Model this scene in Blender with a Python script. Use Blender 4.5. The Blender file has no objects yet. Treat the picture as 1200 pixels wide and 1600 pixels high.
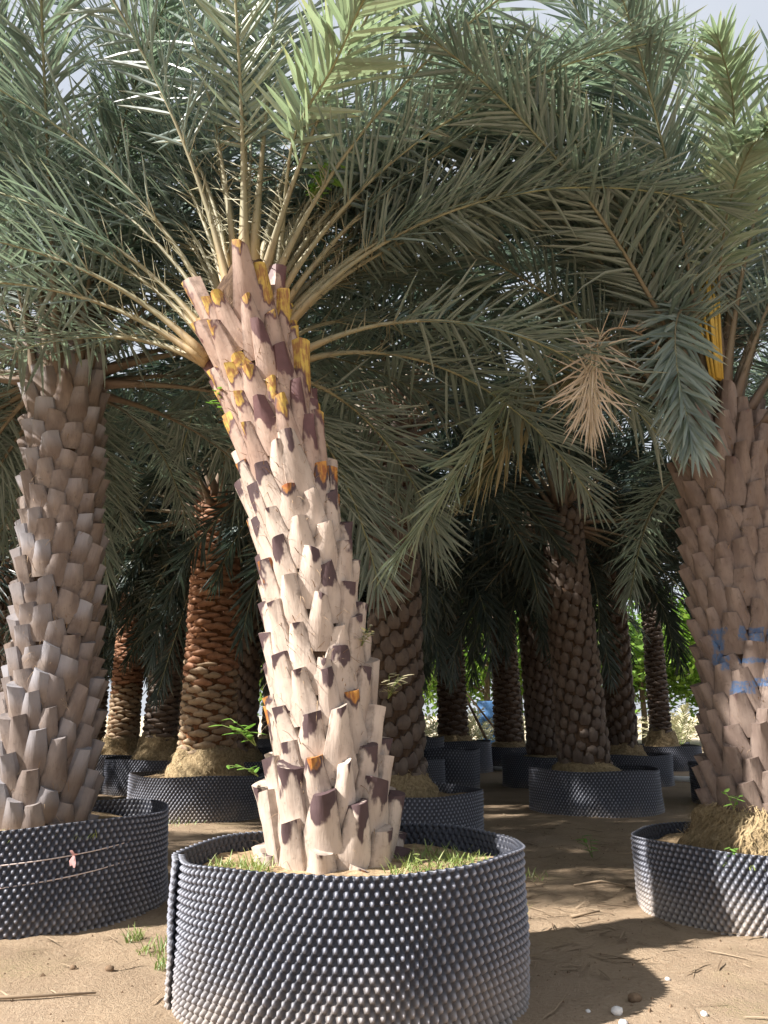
import bpy, math, random
import numpy as np
from mathutils import Vector, Matrix, noise
R = math.radians
PI = math.pi
scene = bpy.context.scene
COL = scene.collection

# ------------------------------------------------------------------ camera, sky, sun, exposure
cam_d = bpy.data.cameras.new('camera')
cam_d.sensor_fit = 'VERTICAL'
cam_d.sensor_height = 24.0
cam_d.lens = 24.0 * 1240 / 1600
cam_d.clip_start = 0.05
cam_d.clip_end = 3000
cam = bpy.data.objects.new('camera', cam_d)
COL.objects.link(cam)
cam.location = (0, 0, 1.13)
cam.rotation_euler = (R(90 + 14.4), 0, 0)
scene.camera = cam

SUN_EL, SUN_AZ = R(41), R(-111)          # azimuth measured from +Y towards +X
world = bpy.data.worlds.new('World')
scene.world = world
world.use_nodes = True
wn = world.node_tree.nodes
sky = wn.new('ShaderNodeTexSky')
sky.sky_type = 'NISHITA'
sky.sun_disc = False
sky.sun_elevation = SUN_EL
sky.sun_rotation = SUN_AZ
sky.air_density = 1.0
sky.dust_density = 2.5
# thin bright cloud over most of the sky
w_tc = wn.new('ShaderNodeTexCoord'); w_no = wn.new('ShaderNodeTexNoise'); w_mr = wn.new('ShaderNodeMapRange'); w_mx = wn.new('ShaderNodeMix')
w_no.inputs['Scale'].default_value = 2.6; w_no.inputs['Detail'].default_value = 6
w_mr.inputs[1].default_value = 0.30; w_mr.inputs[2].default_value = 0.62; w_mr.inputs[3].default_value = 0.7; w_mr.inputs[4].default_value = 0.97
w_mx.data_type = 'RGBA'; w_mx.inputs[7].default_value = (4.6, 4.85, 5.3, 1)
wl = world.node_tree.links
wl.new(w_tc.outputs['Generated'], w_no.inputs['Vector']); wl.new(w_no.outputs[0], w_mr.inputs[0]); wl.new(w_mr.outputs[0], w_mx.inputs[0])
wl.new(sky.outputs[0], w_mx.inputs[6]); wl.new(w_mx.outputs[2], wn['Background'].inputs[0])
wn['Background'].inputs[1].default_value = 0.068

sun_d = bpy.data.lights.new('sun', 'SUN')
sun_d.energy = 5.0
sun_d.angle = R(0.9)
sun_d.color = (1.0, 0.95, 0.89)
sun = bpy.data.objects.new('sun', sun_d)
COL.objects.link(sun)
to_sun = Vector((math.sin(SUN_AZ) * math.cos(SUN_EL), math.cos(SUN_AZ) * math.cos(SUN_EL), math.sin(SUN_EL)))
sun.rotation_euler = (-to_sun).to_track_quat('-Z', 'Y').to_euler()
sun.location = to_sun * 30

vs = scene.view_settings
vs.view_transform = 'Standard'
vs.look = 'None'
vs.gamma = 1
vs.use_curve_mapping = False
vs.exposure = 1.35
scene.cycles.max_bounces = 4
scene.cycles.diffuse_bounces = 2
scene.cycles.adaptive_threshold = 0.02
scene.cycles.transparent_max_bounces = 4

# ------------------------------------------------------------------ helpers
class MB:
    """collects faces; build() links them as one mesh object"""
    def __init__(s):
        s.v, s.f, s.uv, s.r = [], [], [], []
    def face(s, idx, uv=None, r=0.5):
        s.f.append(tuple(idx)); s.uv.append(uv or [(0, 0)] * len(idx)); s.r.append(r)
    def grid(s, rows, closed=False, r=0.5, vr=None):
        """rows: list of lists of points, all of one length"""
        o = len(s.v); n = len(rows[0]); m = len(rows)
        for row in rows: s.v.extend(row)
        k = n if closed else n - 1
        for i in range(m - 1):
            v0, v1 = (i / (m - 1), (i + 1) / (m - 1)) if vr is None else (vr[i], vr[i + 1])
            for j in range(k):
                a = o + i * n + j; b = o + i * n + (j + 1) % n
                u0, u1 = j / k, (j + 1) / k
                s.face((a, b, b + n, a + n), [(u0, v0), (u1, v0), (u1, v1), (u0, v1)], r)
    def tube(s, pts, rad, n=6, r=0.5, cap=True):
        rows = []
        m = len(pts)
        ref = Vector((0.31, 0.17, 0.93))
        for i, p in enumerate(pts):
            p = Vector(p)
            t = (Vector(pts[min(i + 1, m - 1)]) - Vector(pts[max(i - 1, 0)])).normalized()
            a = t.cross(ref)
            if a.length < 1e-3: a = t.cross(Vector((1, 0, 0)))
            a.normalize(); b = t.cross(a)
            q = rad[i] if isinstance(rad, (list, tuple)) else rad
            rows.append([p + (a * math.cos(2 * PI * j / n) + b * math.sin(2 * PI * j / n)) * q for j in range(n)])
        o = len(s.v)
        s.grid(rows, True, r)
        if cap:
            s.face([o + j for j in range(n)][::-1], None, r)
            e = o + (m - 1) * n
            s.face([e + j for j in range(n)], None, r)
    def mesh(s, name, mat, smooth=True):
        me = bpy.data.meshes.new(name)
        me.from_pydata([tuple(p) for p in s.v], [], s.f)
        uvl = me.uv_layers.new(name='UVMap')
        flat = np.array([c for f in s.uv for p in f for c in p], dtype=np.float32)
        uvl.data.foreach_set('uv', flat)
        at = me.attributes.new('rnd', 'FLOAT', 'FACE')
        at.data.foreach_set('value', np.array(s.r, dtype=np.float32))
        if smooth: me.polygons.foreach_set('use_smooth', np.ones(len(s.f), dtype=bool))
        if mat: me.materials.append(mat)
        me.update()
        return me
    def build(s, name, mat, parent=None, smooth=True):
        return link(name, s.mesh(name, mat, smooth), parent)

def link(name, data, parent=None, mtx=None):
    o = bpy.data.objects.new(name, data)
    COL.objects.link(o)
    if parent: o.parent = parent
    if mtx is not None: o.matrix_local = mtx
    return o

def tag(o, label=None, cat=None, group=None, kind=None):
    if label: o['label'] = label
    if cat: o['category'] = cat
    if group: o['group'] = group
    if kind: o['kind'] = kind
    return o

def empty(name, loc):
    o = bpy.data.objects.new(name, None)
    o.empty_display_size = 0.2
    COL.objects.link(o)
    o.location = loc
    return o

# ------------------------------------------------------------------ materials
class NT:
    def __init__(s, name):
        s.m = bpy.data.materials.new(name); s.m.use_nodes = True
        s.t = s.m.node_tree; s.n = s.t.nodes
        s.b = s.n['Principled BSDF']; s.out = s.n['Material Output']
    def new(s, typ, **kw):
        x = s.n.new(typ)
        for k, v in kw.items(): setattr(x, k, v)
        return x
    def set(s, sock, v):
        if hasattr(v, 'is_output') or isinstance(v, bpy.types.NodeSocket): s.t.links.new(v, sock)
        else: sock.default_value = v
    def math(s, op, a, b=0.0, c=None, clamp=False):
        x = s.new('ShaderNodeMath', operation=op); x.use_clamp = clamp
        s.set(x.inputs[0], a); s.set(x.inputs[1], b)
        if c is not None: s.set(x.inputs[2], c)
        return x.outputs[0]
    def mix(s, f, a, b, mode='MIX'):
        x = s.new('ShaderNodeMix', data_type='RGBA', blend_type=mode)
        s.set(x.inputs[0], f)
        s.set(x.inputs[6], a if not isinstance(a, tuple) else (*a, 1)[:4])
        s.set(x.inputs[7], b if not isinstance(b, tuple) else (*b, 1)[:4])
        return x.outputs[2]
    def noise(s, vec, scale, detail=3.0, rough=0.55):
        x = s.new('ShaderNodeTexNoise')
        if vec is not None: s.set(x.inputs['Vector'], vec)
        x.inputs['Scale'].default_value = scale; x.inputs['Detail'].default_value = detail
        x.inputs['Roughness'].default_value = rough
        return x.outputs[0]
    def ramp(s, f, lo, hi, a=0.0, b=1.0):
        x = s.new('ShaderNodeMapRange'); x.interpolation_type = 'SMOOTHSTEP'
        s.set(x.inputs[0], f); s.set(x.inputs[1], lo); s.set(x.inputs[2], hi)
        x.inputs[3].default_value = a; x.inputs[4].default_value = b
        return x.outputs[0]
    def obj(s): return s.new('ShaderNodeTexCoord').outputs['Object']
    def rand(s): return s.new('ShaderNodeObjectInfo').outputs['Random']
    def attr(s, name='rnd'): return s.new('ShaderNodeAttribute', attribute_name=name).outputs['Fac']
    def uv(s):
        x = s.new('ShaderNodeSeparateXYZ'); s.set(x.inputs[0], s.new('ShaderNodeTexCoord').outputs['UV'])
        return x.outputs[0], x.outputs[1]
    def vadd(s, a, b):
        x = s.new('ShaderNodeVectorMath', operation='ADD'); s.set(x.inputs[0], a); s.set(x.inputs[1], b)
        return x.outputs[0]
    def vmul(s, a, b):
        x = s.new('ShaderNodeVectorMath', operation='MULTIPLY'); s.set(x.inputs[0], a); s.set(x.inputs[1], b)
        return x.outputs[0]
    def bump(s, h, strength=0.5, dist=0.01):
        x = s.new('ShaderNodeBump'); s.set(x.inputs['Height'], h)
        x.inputs['Strength'].default_value = strength; x.inputs['Distance'].default_value = dist
        s.t.links.new(x.outputs[0], s.b.inputs['Normal'])
    def done(s, color, rough=0.8, spec=0.3):
        s.set(s.b.inputs['Base Color'], color if not isinstance(color, tuple) else (*color, 1)[:4])
        s.set(s.b.inputs['Roughness'], rough)
        s.b.inputs['Specular IOR Level'].default_value = spec
        return s.m

def mat_leaf(name, c1, c2, tip, trans=0.28, rough=0.42, spec=0.5):
    k = NT(name); u, v = k.uv()
    r = k.math('FRACT', k.math('ADD', k.attr(), k.math('MULTIPLY', k.rand(), 0.37)))
    col = k.mix(r, c1, c2)
    col = k.mix(k.math('MULTIPLY', k.ramp(v, 0.72, 1.0), k.ramp(r, 0.4, 0.9)), col, tip)
    k.done(col, rough, spec)
    tr = k.new('ShaderNodeBsdfTranslucent')
    tc = k.mix(1.0, col, (1.0, 1.13, 0.80), 'MULTIPLY')
    k.set(tr.inputs[0], tc)
    ms = k.new('ShaderNodeMixShader'); ms.inputs[0].default_value = trans
    k.t.links.new(k.b.outputs[0], ms.inputs[1]); k.t.links.new(tr.outputs[0], ms.inputs[2])
    k.t.links.new(ms.outputs[0], k.out.inputs[0])
    return k.m

def mat_rachis(name, base, mid, far):
    k = NT(name); u, v = k.uv()
    col = k.mix(k.ramp(v, 0.02, 0.16), base, mid)
    col = k.mix(k.ramp(v, 0.25, 0.8), col, far)
    n = k.noise(k.vmul(k.obj(), (8, 8, 3)), 3.0, 4)
    col = k.mix(k.math('MULTIPLY', k.ramp(n, 0.5, 0.75), 0.55), col, (0.16, 0.11, 0.07))
    k.bump(n, 0.25, 0.01)
    return k.done(col, 0.55, 0.35)

def mat_boot(name, pale, pale2, stain, flesh, thr, flesh_amt, spread=0.25, grey=0.0, gloss=0.6, flesh_in=0.09):
    """cut leaf base: pale fibrous skin, dark irregular stain near the cut end, sometimes exposed orange flesh"""
    k = NT(name); u, v = k.uv(); rnd = k.rand()
    off = k.new('ShaderNodeCombineXYZ')
    k.set(off.inputs[0], k.math('MULTIPLY', rnd, 37.0)); k.set(off.inputs[1], k.math('MULTIPLY', rnd, 91.0)); k.set(off.inputs[2], k.math('MULTIPLY', rnd, 17.0))
    p = k.vadd(k.obj(), off.outputs[0])
    n1 = k.noise(k.vmul(p, (1, 1, 0.45)), 11.0, 3); n2 = k.noise(p, 22.0, 4); n3 = k.noise(k.vmul(p, (1, 1, 0.16)), 90.0, 3)
    r2 = k.math('FRACT', k.math('MULTIPLY', rnd, 7.31)); r3 = k.math('FRACT', k.math('MULTIPLY', rnd, 23.7))
    col = k.mix(k.ramp(n1, 0.3, 0.7), pale, pale2)
    col = k.mix(k.math('MULTIPLY', r3, 0.45), col, tuple(c * 0.8 for c in pale2))
    # papery brown margins and weathered blotches
    mg = k.math('ADD', k.math('ABSOLUTE', k.math('SUBTRACT', u, 0.5)), k.math('MULTIPLY', k.math('SUBTRACT', n2, 0.5), 0.35))
    col = k.mix(k.ramp(mg, 0.40, 0.54, 0, 0.75), col, tuple(c * 0.42 for c in pale2))
    col = k.mix(k.ramp(k.noise(p, 30.0, 6, 0.7), 0.56, 0.72, 0, 0.6), col, tuple(c * 0.5 for c in pale2))
    col = k.mix(k.ramp(n3, 0.52, 0.75, 0, 0.35), col, tuple(c * 0.55 for c in pale2))
    if grey: col = k.mix(k.math('MULTIPLY', k.ramp(v, 0.35, 0.9), k.math('MULTIPLY', r2, grey)), col, (0.30, 0.30, 0.33))
    cen = k.math('ABSOLUTE', k.math('SUBTRACT', u, k.math('ADD', 0.38, k.math('MULTIPLY', r3, 0.24))))
    s = k.math('ADD', v, k.math('MULTIPLY', k.math('SUBTRACT', n1, 0.5), 1.1))
    s = k.math('SUBTRACT', s, k.math('MULTIPLY', cen, 0.55))
    s = k.math('SUBTRACT', s, k.math('ADD', thr - spread / 2, k.math('MULTIPLY', r2, spread)))
    m = k.ramp(k.math('ADD', s, k.math('MULTIPLY', k.math('SUBTRACT', n2, 0.5), 0.16)), -0.045, 0.045)
    f = k.math('ADD', s, k.math('MULTIPLY', k.math('SUBTRACT', n2, 0.5), 0.35))
    mf = k.math('MULTIPLY', k.ramp(f, flesh_in - .02, flesh_in + .09), k.ramp(r3, 1.0 - flesh_amt, 1.02 - flesh_amt))
    stn = k.mix(n2, stain, tuple(c * 1.9 for c in stain))
    fl = k.mix(k.ramp(k.math('ADD', k.math('MULTIPLY', n2, .5), k.math('MULTIPLY', n3, .5)), 0.40, 0.60), flesh, (flesh[0] * 0.55, flesh[1] * 0.38, flesh[2] * 0.6))
    col = k.mix(m, col, k.mix(mf, stn, fl))
    k.bump(k.math('ADD', n3, k.math('MULTIPLY', n2, 0.6)), 0.35, 0.006)
    return k.done(col, gloss, 0.35)

def mat_plain(name, c1, c2, scale=20.0, rough=0.85, bump=0.4, dist=0.01, spec=0.25, stretch=None):
    k = NT(name); p = k.obj()
    if stretch: p = k.vmul(p, stretch)
    n = k.noise(p, scale, 5, 0.6)
    k.bump(n, bump, dist)
    return k.done(k.mix(k.ramp(n, 0.3, 0.7), c1, c2), rough, spec)

M = {}
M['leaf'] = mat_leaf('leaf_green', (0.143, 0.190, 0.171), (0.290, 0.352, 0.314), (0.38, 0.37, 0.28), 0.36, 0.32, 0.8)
M['leaf_far'] = mat_leaf('leaf_green_painted_shade', (0.040, 0.062, 0.057), (0.080, 0.110, 0.098), (0.24, 0.20, 0.13), 0.22, 0.40, 0.5)  # darkened copy of the leaf green, canopy shade painted into the colour
M['leaf_sun_painted'] = mat_leaf('leaf_green_painted_sun', (0.24, 0.305, 0.225), (0.38, 0.435, 0.335), (0.42, 0.40, 0.22), 0.35, 0.36, 0.6)  # lightened copy of the leaf green, sunlight painted into the colour
M['leaf_mixed'] = mat_leaf('leaf_half_dry', (0.12, 0.15, 0.09), (0.33, 0.28, 0.15), (0.45, 0.34, 0.20), 0.22)
M['leaf_dry'] = mat_leaf('leaf_dry', (0.60, 0.48, 0.37), (0.78, 0.66, 0.54), (0.6, 0.48, 0.36), 0.3, 0.7, 0.2)
M['rachis'] = mat_rachis('rachis_main', (0.40, 0.29, 0.15), (0.27, 0.25, 0.155), (0.27, 0.29, 0.16))
M['rachis_brown'] = mat_rachis('rachis_brown', (0.19, 0.135, 0.10), (0.20, 0.165, 0.11), (0.21, 0.23, 0.14))
M['rachis_dry'] = mat_rachis('rachis_dry', (0.45, 0.33, 0.22), (0.5, 0.37, 0.25), (0.5, 0.37, 0.25))
M['spine'] = mat_plain('spine', (0.42, 0.36, 0.18), (0.5, 0.42, 0.22), 6, 0.6, 0.1)
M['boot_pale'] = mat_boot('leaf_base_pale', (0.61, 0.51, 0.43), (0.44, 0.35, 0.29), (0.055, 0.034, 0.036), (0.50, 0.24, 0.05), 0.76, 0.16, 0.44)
M['boot_fresh'] = mat_boot('leaf_base_fresh', (0.50, 0.37, 0.30), (0.34, 0.23, 0.18), (0.085, 0.042, 0.042), (0.56, 0.39, 0.085), 0.56, 0.86, 0.5, flesh_in=0.07)
M['boot_left'] = mat_boot('leaf_base_grey_brown', (0.275, 0.22, 0.185), (0.16, 0.12, 0.10), (0.10, 0.075, 0.07), (0.3, 0.18, 0.08), 1.15, 0.1, 0.3, 0.9)
M['boot_right'] = mat_boot('leaf_base_brown', (0.27, 0.21, 0.175), (0.165, 0.12, 0.10), (0.09, 0.06, 0.055), (0.5, 0.22, 0.05), 1.08, 0.15, 0.3)
M['boot_orange'] = mat_boot('leaf_base_orange', (0.37, 0.20, 0.115), (0.24, 0.115, 0.065), (0.12, 0.06, 0.03), (0.5, 0.22, 0.05), 1.3, 0.1, 0.3, 0, 0.75)
M['boot_tan'] = mat_boot('leaf_base_tan', (0.38, 0.285, 0.18), (0.25, 0.17, 0.11), (0.12, 0.06, 0.03), (0.5, 0.22, 0.05), 1.3, 0.1, 0.3, 0, 0.75)
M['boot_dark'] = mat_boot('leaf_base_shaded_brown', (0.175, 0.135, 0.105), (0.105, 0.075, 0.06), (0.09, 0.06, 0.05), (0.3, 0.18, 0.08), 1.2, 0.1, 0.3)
M['fibre'] = mat_plain('trunk_fibre', (0.055, 0.035, 0.025), (0.13, 0.085, 0.055), 30, 0.95, 0.8, 0.02, 0.1, (1, 1, 0.3))
M['fibre_orange'] = mat_plain('trunk_fibre_orange', (0.10, 0.045, 0.022), (0.2, 0.09, 0.04), 30, 0.95, 0.8, 0.02, 0.1, (1, 1, 0.3))
M['fibre_loose'] = mat_plain('loose_fibre', (0.20, 0.13, 0.08), (0.36, 0.26, 0.17), 4, 0.95, 0.1, 0.01, 0.1)
M['root'] = mat_plain('root_mass', (0.20, 0.145, 0.08), (0.38, 0.29, 0.17), 28, 0.95, 1.0, 0.03, 0.1)
M['rootlet'] = mat_plain('rootlet', (0.24, 0.17, 0.09), (0.42, 0.33, 0.19), 3, 0.95, 0.1, 0.01, 0.1)

# soil of the yard
def mat_ground():
    k = NT('sandy_soil'); p = k.obj()
    big = k.noise(p, 0.35, 3); mid = k.noise(p, 1.7, 5, 0.6); fine = k.noise(p, 42.0, 6, 0.7); grit = k.noise(p, 160.0, 3, 0.6)
    col = k.mix(k.ramp(mid, 0.3, 0.7), (0.365, 0.272, 0.182), (0.26, 0.19, 0.127))
    col = k.mix(k.ramp(big, 0.42, 0.62), col, (0.34, 0.255, 0.18))
    col = k.mix(k.ramp(fine, 0.5, 0.72, 0, 0.55), col, (0.43, 0.345, 0.25))
    col = k.mix(k.ramp(fine, 0.48, 0.28, 0, 0.6), col, (0.185, 0.12, 0.075))
    col = k.mix(k.ramp(grit, 0.62, 0.75, 0, 0.5), col, (0.16, 0.11, 0.07))
    moss = k.math('MULTIPLY', k.ramp(k.noise(p, 0.9, 4), 0.56, 0.66), k.ramp(fine, 0.4, 0.6))
    col = k.mix(k.math('MULTIPLY', moss, 0.4), col, (0.17, 0.15, 0.06))
    # beyond the palms the sand colour turns paler
    y = k.new('ShaderNodeSeparateXYZ'); k.set(y.inputs[0], p)
    col = k.mix(k.math('MULTIPLY', k.ramp(y.outputs[1], 21, 25), 0.8), col, (0.58, 0.50, 0.36))
    k.bump(k.math('ADD', k.math('MULTIPLY', mid, 1.5), k.math('ADD', fine, k.math('MULTIPLY', grit, 0.4))), 0.75, 0.022)
    return k.done(col, 0.95, 0.15)
M['ground'] = mat_ground()
M['soil'] = mat_plain('potting_soil', (0.20, 0.14, 0.085), (0.42, 0.31, 0.19), 14, 0.95, 0.9, 0.03, 0.1)

def mat_pot(name, dust):
    """bluish black plastic, worn dusty stud tops painted paler as if sunlit; soil dust splashed up the lower wall"""
    k = NT(name); u, v = k.uv(); p = k.obj()
    n = k.noise(p, 5.0, 5, 0.65); n2 = k.noise(p, 60.0, 3)
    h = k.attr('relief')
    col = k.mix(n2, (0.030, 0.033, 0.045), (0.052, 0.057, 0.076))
    col = k.mix(k.math('MULTIPLY', k.ramp(h, 0.5, 0.95), 0.75), col, (0.33, 0.345, 0.41))  # stud tops: pale dust and wear, plus sunlit lightening painted in
    d = k.math('ADD', k.math('SUBTRACT', dust, v), k.math('MULTIPLY', k.math('SUBTRACT', n, 0.5), 0.75))
    dm = k.math('MULTIPLY', k.ramp(d, -0.25, 0.55), k.ramp(h, 0.1, 0.7, 0.25, 0.85))
    col = k.mix(dm, col, (0.36, 0.31, 0.265))
    k.bump(n2, 0.2, 0.003)
    return k.done(col, k.mix(dm, (0.5, 0.5, 0.5), (0.9, 0.9, 0.9)), 0.45)
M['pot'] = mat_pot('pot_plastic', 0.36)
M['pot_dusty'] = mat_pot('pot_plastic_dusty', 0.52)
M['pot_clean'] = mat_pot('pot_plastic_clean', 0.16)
M['weed'] = mat_leaf('weed_leaf', (0.13, 0.27, 0.05), (0.22, 0.40, 0.08), (0.3, 0.35, 0.1), 0.35)
M['weed_dry'] = mat_leaf('weed_dry', (0.34, 0.30, 0.19), (0.46, 0.42, 0.28), (0.4, 0.35, 0.2), 0.15, 0.8, 0.1)
M['grass'] = mat_leaf('grass_blade', (0.16, 0.24, 0.06), (0.32, 0.36, 0.13), (0.42, 0.36, 0.2), 0.3)
M['stem'] = mat_plain('weed_stem', (0.16, 0.22, 0.06), (0.22, 0.28, 0.09), 10, 0.7, 0.1)
M['string'] = mat_plain('string', (0.60, 0.50, 0.46), (0.72, 0.62, 0.58), 40, 0.8, 0.2)
M['ribbon'] = mat_plain('ribbon', (0.62, 0.36, 0.35), (0.74, 0.46, 0.44), 10, 0.7, 0.2)
M['stone'] = mat_plain('pale_stone', (0.62, 0.59, 0.56), (0.80, 0.78, 0.75), 25, 0.8, 0.5)
M['clod'] = mat_plain('clod', (0.12, 0.08, 0.05), (0.28, 0.19, 0.12), 20, 0.95, 0.8)
M['pipe'] = mat_plain('white_pipe', (0.74, 0.74, 0.72), (0.82, 0.82, 0.80), 10, 0.5, 0.05)
M['pole'] = mat_plain('pole_wood', (0.40, 0.30, 0.19), (0.55, 0.43, 0.29), 12, 0.8, 0.4, 0.01, 0.2, (1, 1, 0.2))
M['pole_dark'] = mat_plain('pole_dark', (0.10, 0.075, 0.05), (0.17, 0.12, 0.08), 12, 0.8, 0.4, 0.01, 0.2, (1, 1, 0.2))
M['litter'] = mat_leaf('litter', (0.17, 0.12, 0.08), (0.38, 0.29, 0.20), (0.26, 0.18, 0.12), 0.05, 0.9, 0.1)
M['bark'] = mat_plain('bark', (0.10, 0.075, 0.05), (0.22, 0.17, 0.12), 14, 0.9, 0.8, 0.02, 0.2, (1, 1, 0.3))
M['tree_leaf'] = mat_leaf('broad_leaf', (0.10, 0.20, 0.035), (0.24, 0.36, 0.06), (0.3, 0.4, 0.08), 0.45)
M['young_leaf'] = mat_leaf('young_palm_leaf', (0.34, 0.32, 0.20), (0.52, 0.47, 0.32), (0.6, 0.5, 0.35), 0.25)
M['blue'] = mat_plain('blue_plastic', (0.07, 0.17, 0.36), (0.10, 0.22, 0.42), 6, 0.45, 0.1)
M['flower'] = mat_plain('flower_stalk', (0.50, 0.33, 0.06), (0.62, 0.46, 0.12), 8, 0.6, 0.2)

# ------------------------------------------------------------------ ground
def axis(a, lo, hi, b, step):
    mid = list(np.arange(lo, hi + 1e-6, step))
    left, right = [], []
    x, s = lo, step
    while x > a: s *= 1.35; x -= s; left.append(x)
    x, s = hi, step
    while x < b: s *= 1.35; x += s; right.append(x)
    return left[::-1] + mid + right
def ground_z(x, y):
    d = math.hypot(x, y - 5)
    k = max(0.0, 1.0 - d / 30.0)
    z = noise.noise((x * 0.7, y * 0.7, 3.1)) * 0.022 + noise.noise((x * 2.3, y * 2.3, 7.7)) * 0.012
    z += noise.noise((x * 6.5, y * 6.5, 1.3)) * 0.011
    if abs(x) < 4 and y < 9: z += noise.noise((x * 15, y * 15, 5.3)) * 0.007
    return z * k - 0.004
gx = axis(-900, -5.0, 5.0, 900, 0.055)
gy = axis(-300, 2.2, 9.0, 1600, 0.055)
g = MB()
g.grid([[(x, y, ground_z(x, y)) for x in gx] for y in gy])
tag(g.build('ground', M['ground']), kind='structure')

# ------------------------------------------------------------------ leaf and frond builders
ST = (0.0, 0.10, 0.42, 0.78, 1.0)
SW = (0.40, 0.90, 1.0, 0.62, 0.0)
def leaflet(mb, p, d, w, n, L, W, droop, r, fold=0.45, twist=0.0):
    """one folded blade: p base, d direction, w width axis, n normal"""
    o = len(mb.v)
    for s, q in zip(ST[:-1], SW[:-1]):
        c = p + d * (L * s) + Vector((0, 0, -droop * L * s * s))
        h = W * q * 0.5
        a = twist * s
        ww = w * math.cos(a) + n * math.sin(a); nn = n * math.cos(a) - w * math.sin(a)
        mb.v.extend((c + ww * h + nn * h * fold, c, c - ww * h + nn * h * fold))
    mb.v.append(p + d * L + Vector((0, 0, -droop * L)))
    m = len(ST) - 1
    for i in range(m - 1):
        a = o + 3 * i; v0, v1 = ST[i], ST[i + 1]
        mb.face((a, a + 1, a + 4, a + 3), [(0, v0), (0.5, v0), (0.5, v1), (0, v1)], r)
        mb.face((a + 1, a + 2, a + 5, a + 4), [(0.5, v0), (1, v0), (1, v1), (0.5, v1)], r)
    a = o + 3 * (m - 1); t = o + 3 * m
    mb.face((a, a + 1, t), [(0, 0.8), (0.5, 0.8), (0.5, 1)], r)
    mb.face((a + 1, a + 2, t), [(0.5, 0.8), (1, 0.8), (0.5, 1)], r)

def arc_path(L, tilt, bend, rng, n=22, power=1.3):
    """a rachis in the XZ plane leaving the origin at 'tilt' from the vertical and arching towards +X"""
    pts = [Vector((0, 0, 0))]; side = rng.uniform(-0.12, 0.12)
    for i in range(n):
        s = (i + 0.5) / n
        a = tilt + bend * s ** power
        b = side * s
        pts.append(pts[-1] + Vector((math.sin(a) * math.cos(b), math.sin(b), math.cos(a))) * (L / n))
    return pts

def spline_path(ctrl, n=24):
    c = [Vector(p) for p in ctrl]
    c = [c[0] * 2 - c[1]] + c + [c[-1] * 2 - c[-2]]
    dense = []
    for i in range(1, len(c) - 2):
        for k in range(12):
            t = k / 12
            dense.append(0.5 * ((2 * c[i]) + (c[i + 1] - c[i - 1]) * t + (2 * c[i - 1] - 5 * c[i] + 4 * c[i + 1] - c[i + 2]) * t * t
                                + (3 * c[i] - c[i - 1] - 3 * c[i + 1] + c[i + 2]) * t ** 3))
    dense.append(c[-2])
    d = [0]
    for a, b in zip(dense, dense[1:]): d.append(d[-1] + (b - a).length)
    out = []; j = 0
    for i in range(n + 1):
        s = d[-1] * i / n
        while j < len(d) - 2 and d[j + 1] < s: j += 1
        f = (s - d[j]) / max(1e-6, d[j + 1] - d[j])
        out.append(dense[j].lerp(dense[j + 1], f))
    return out

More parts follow.
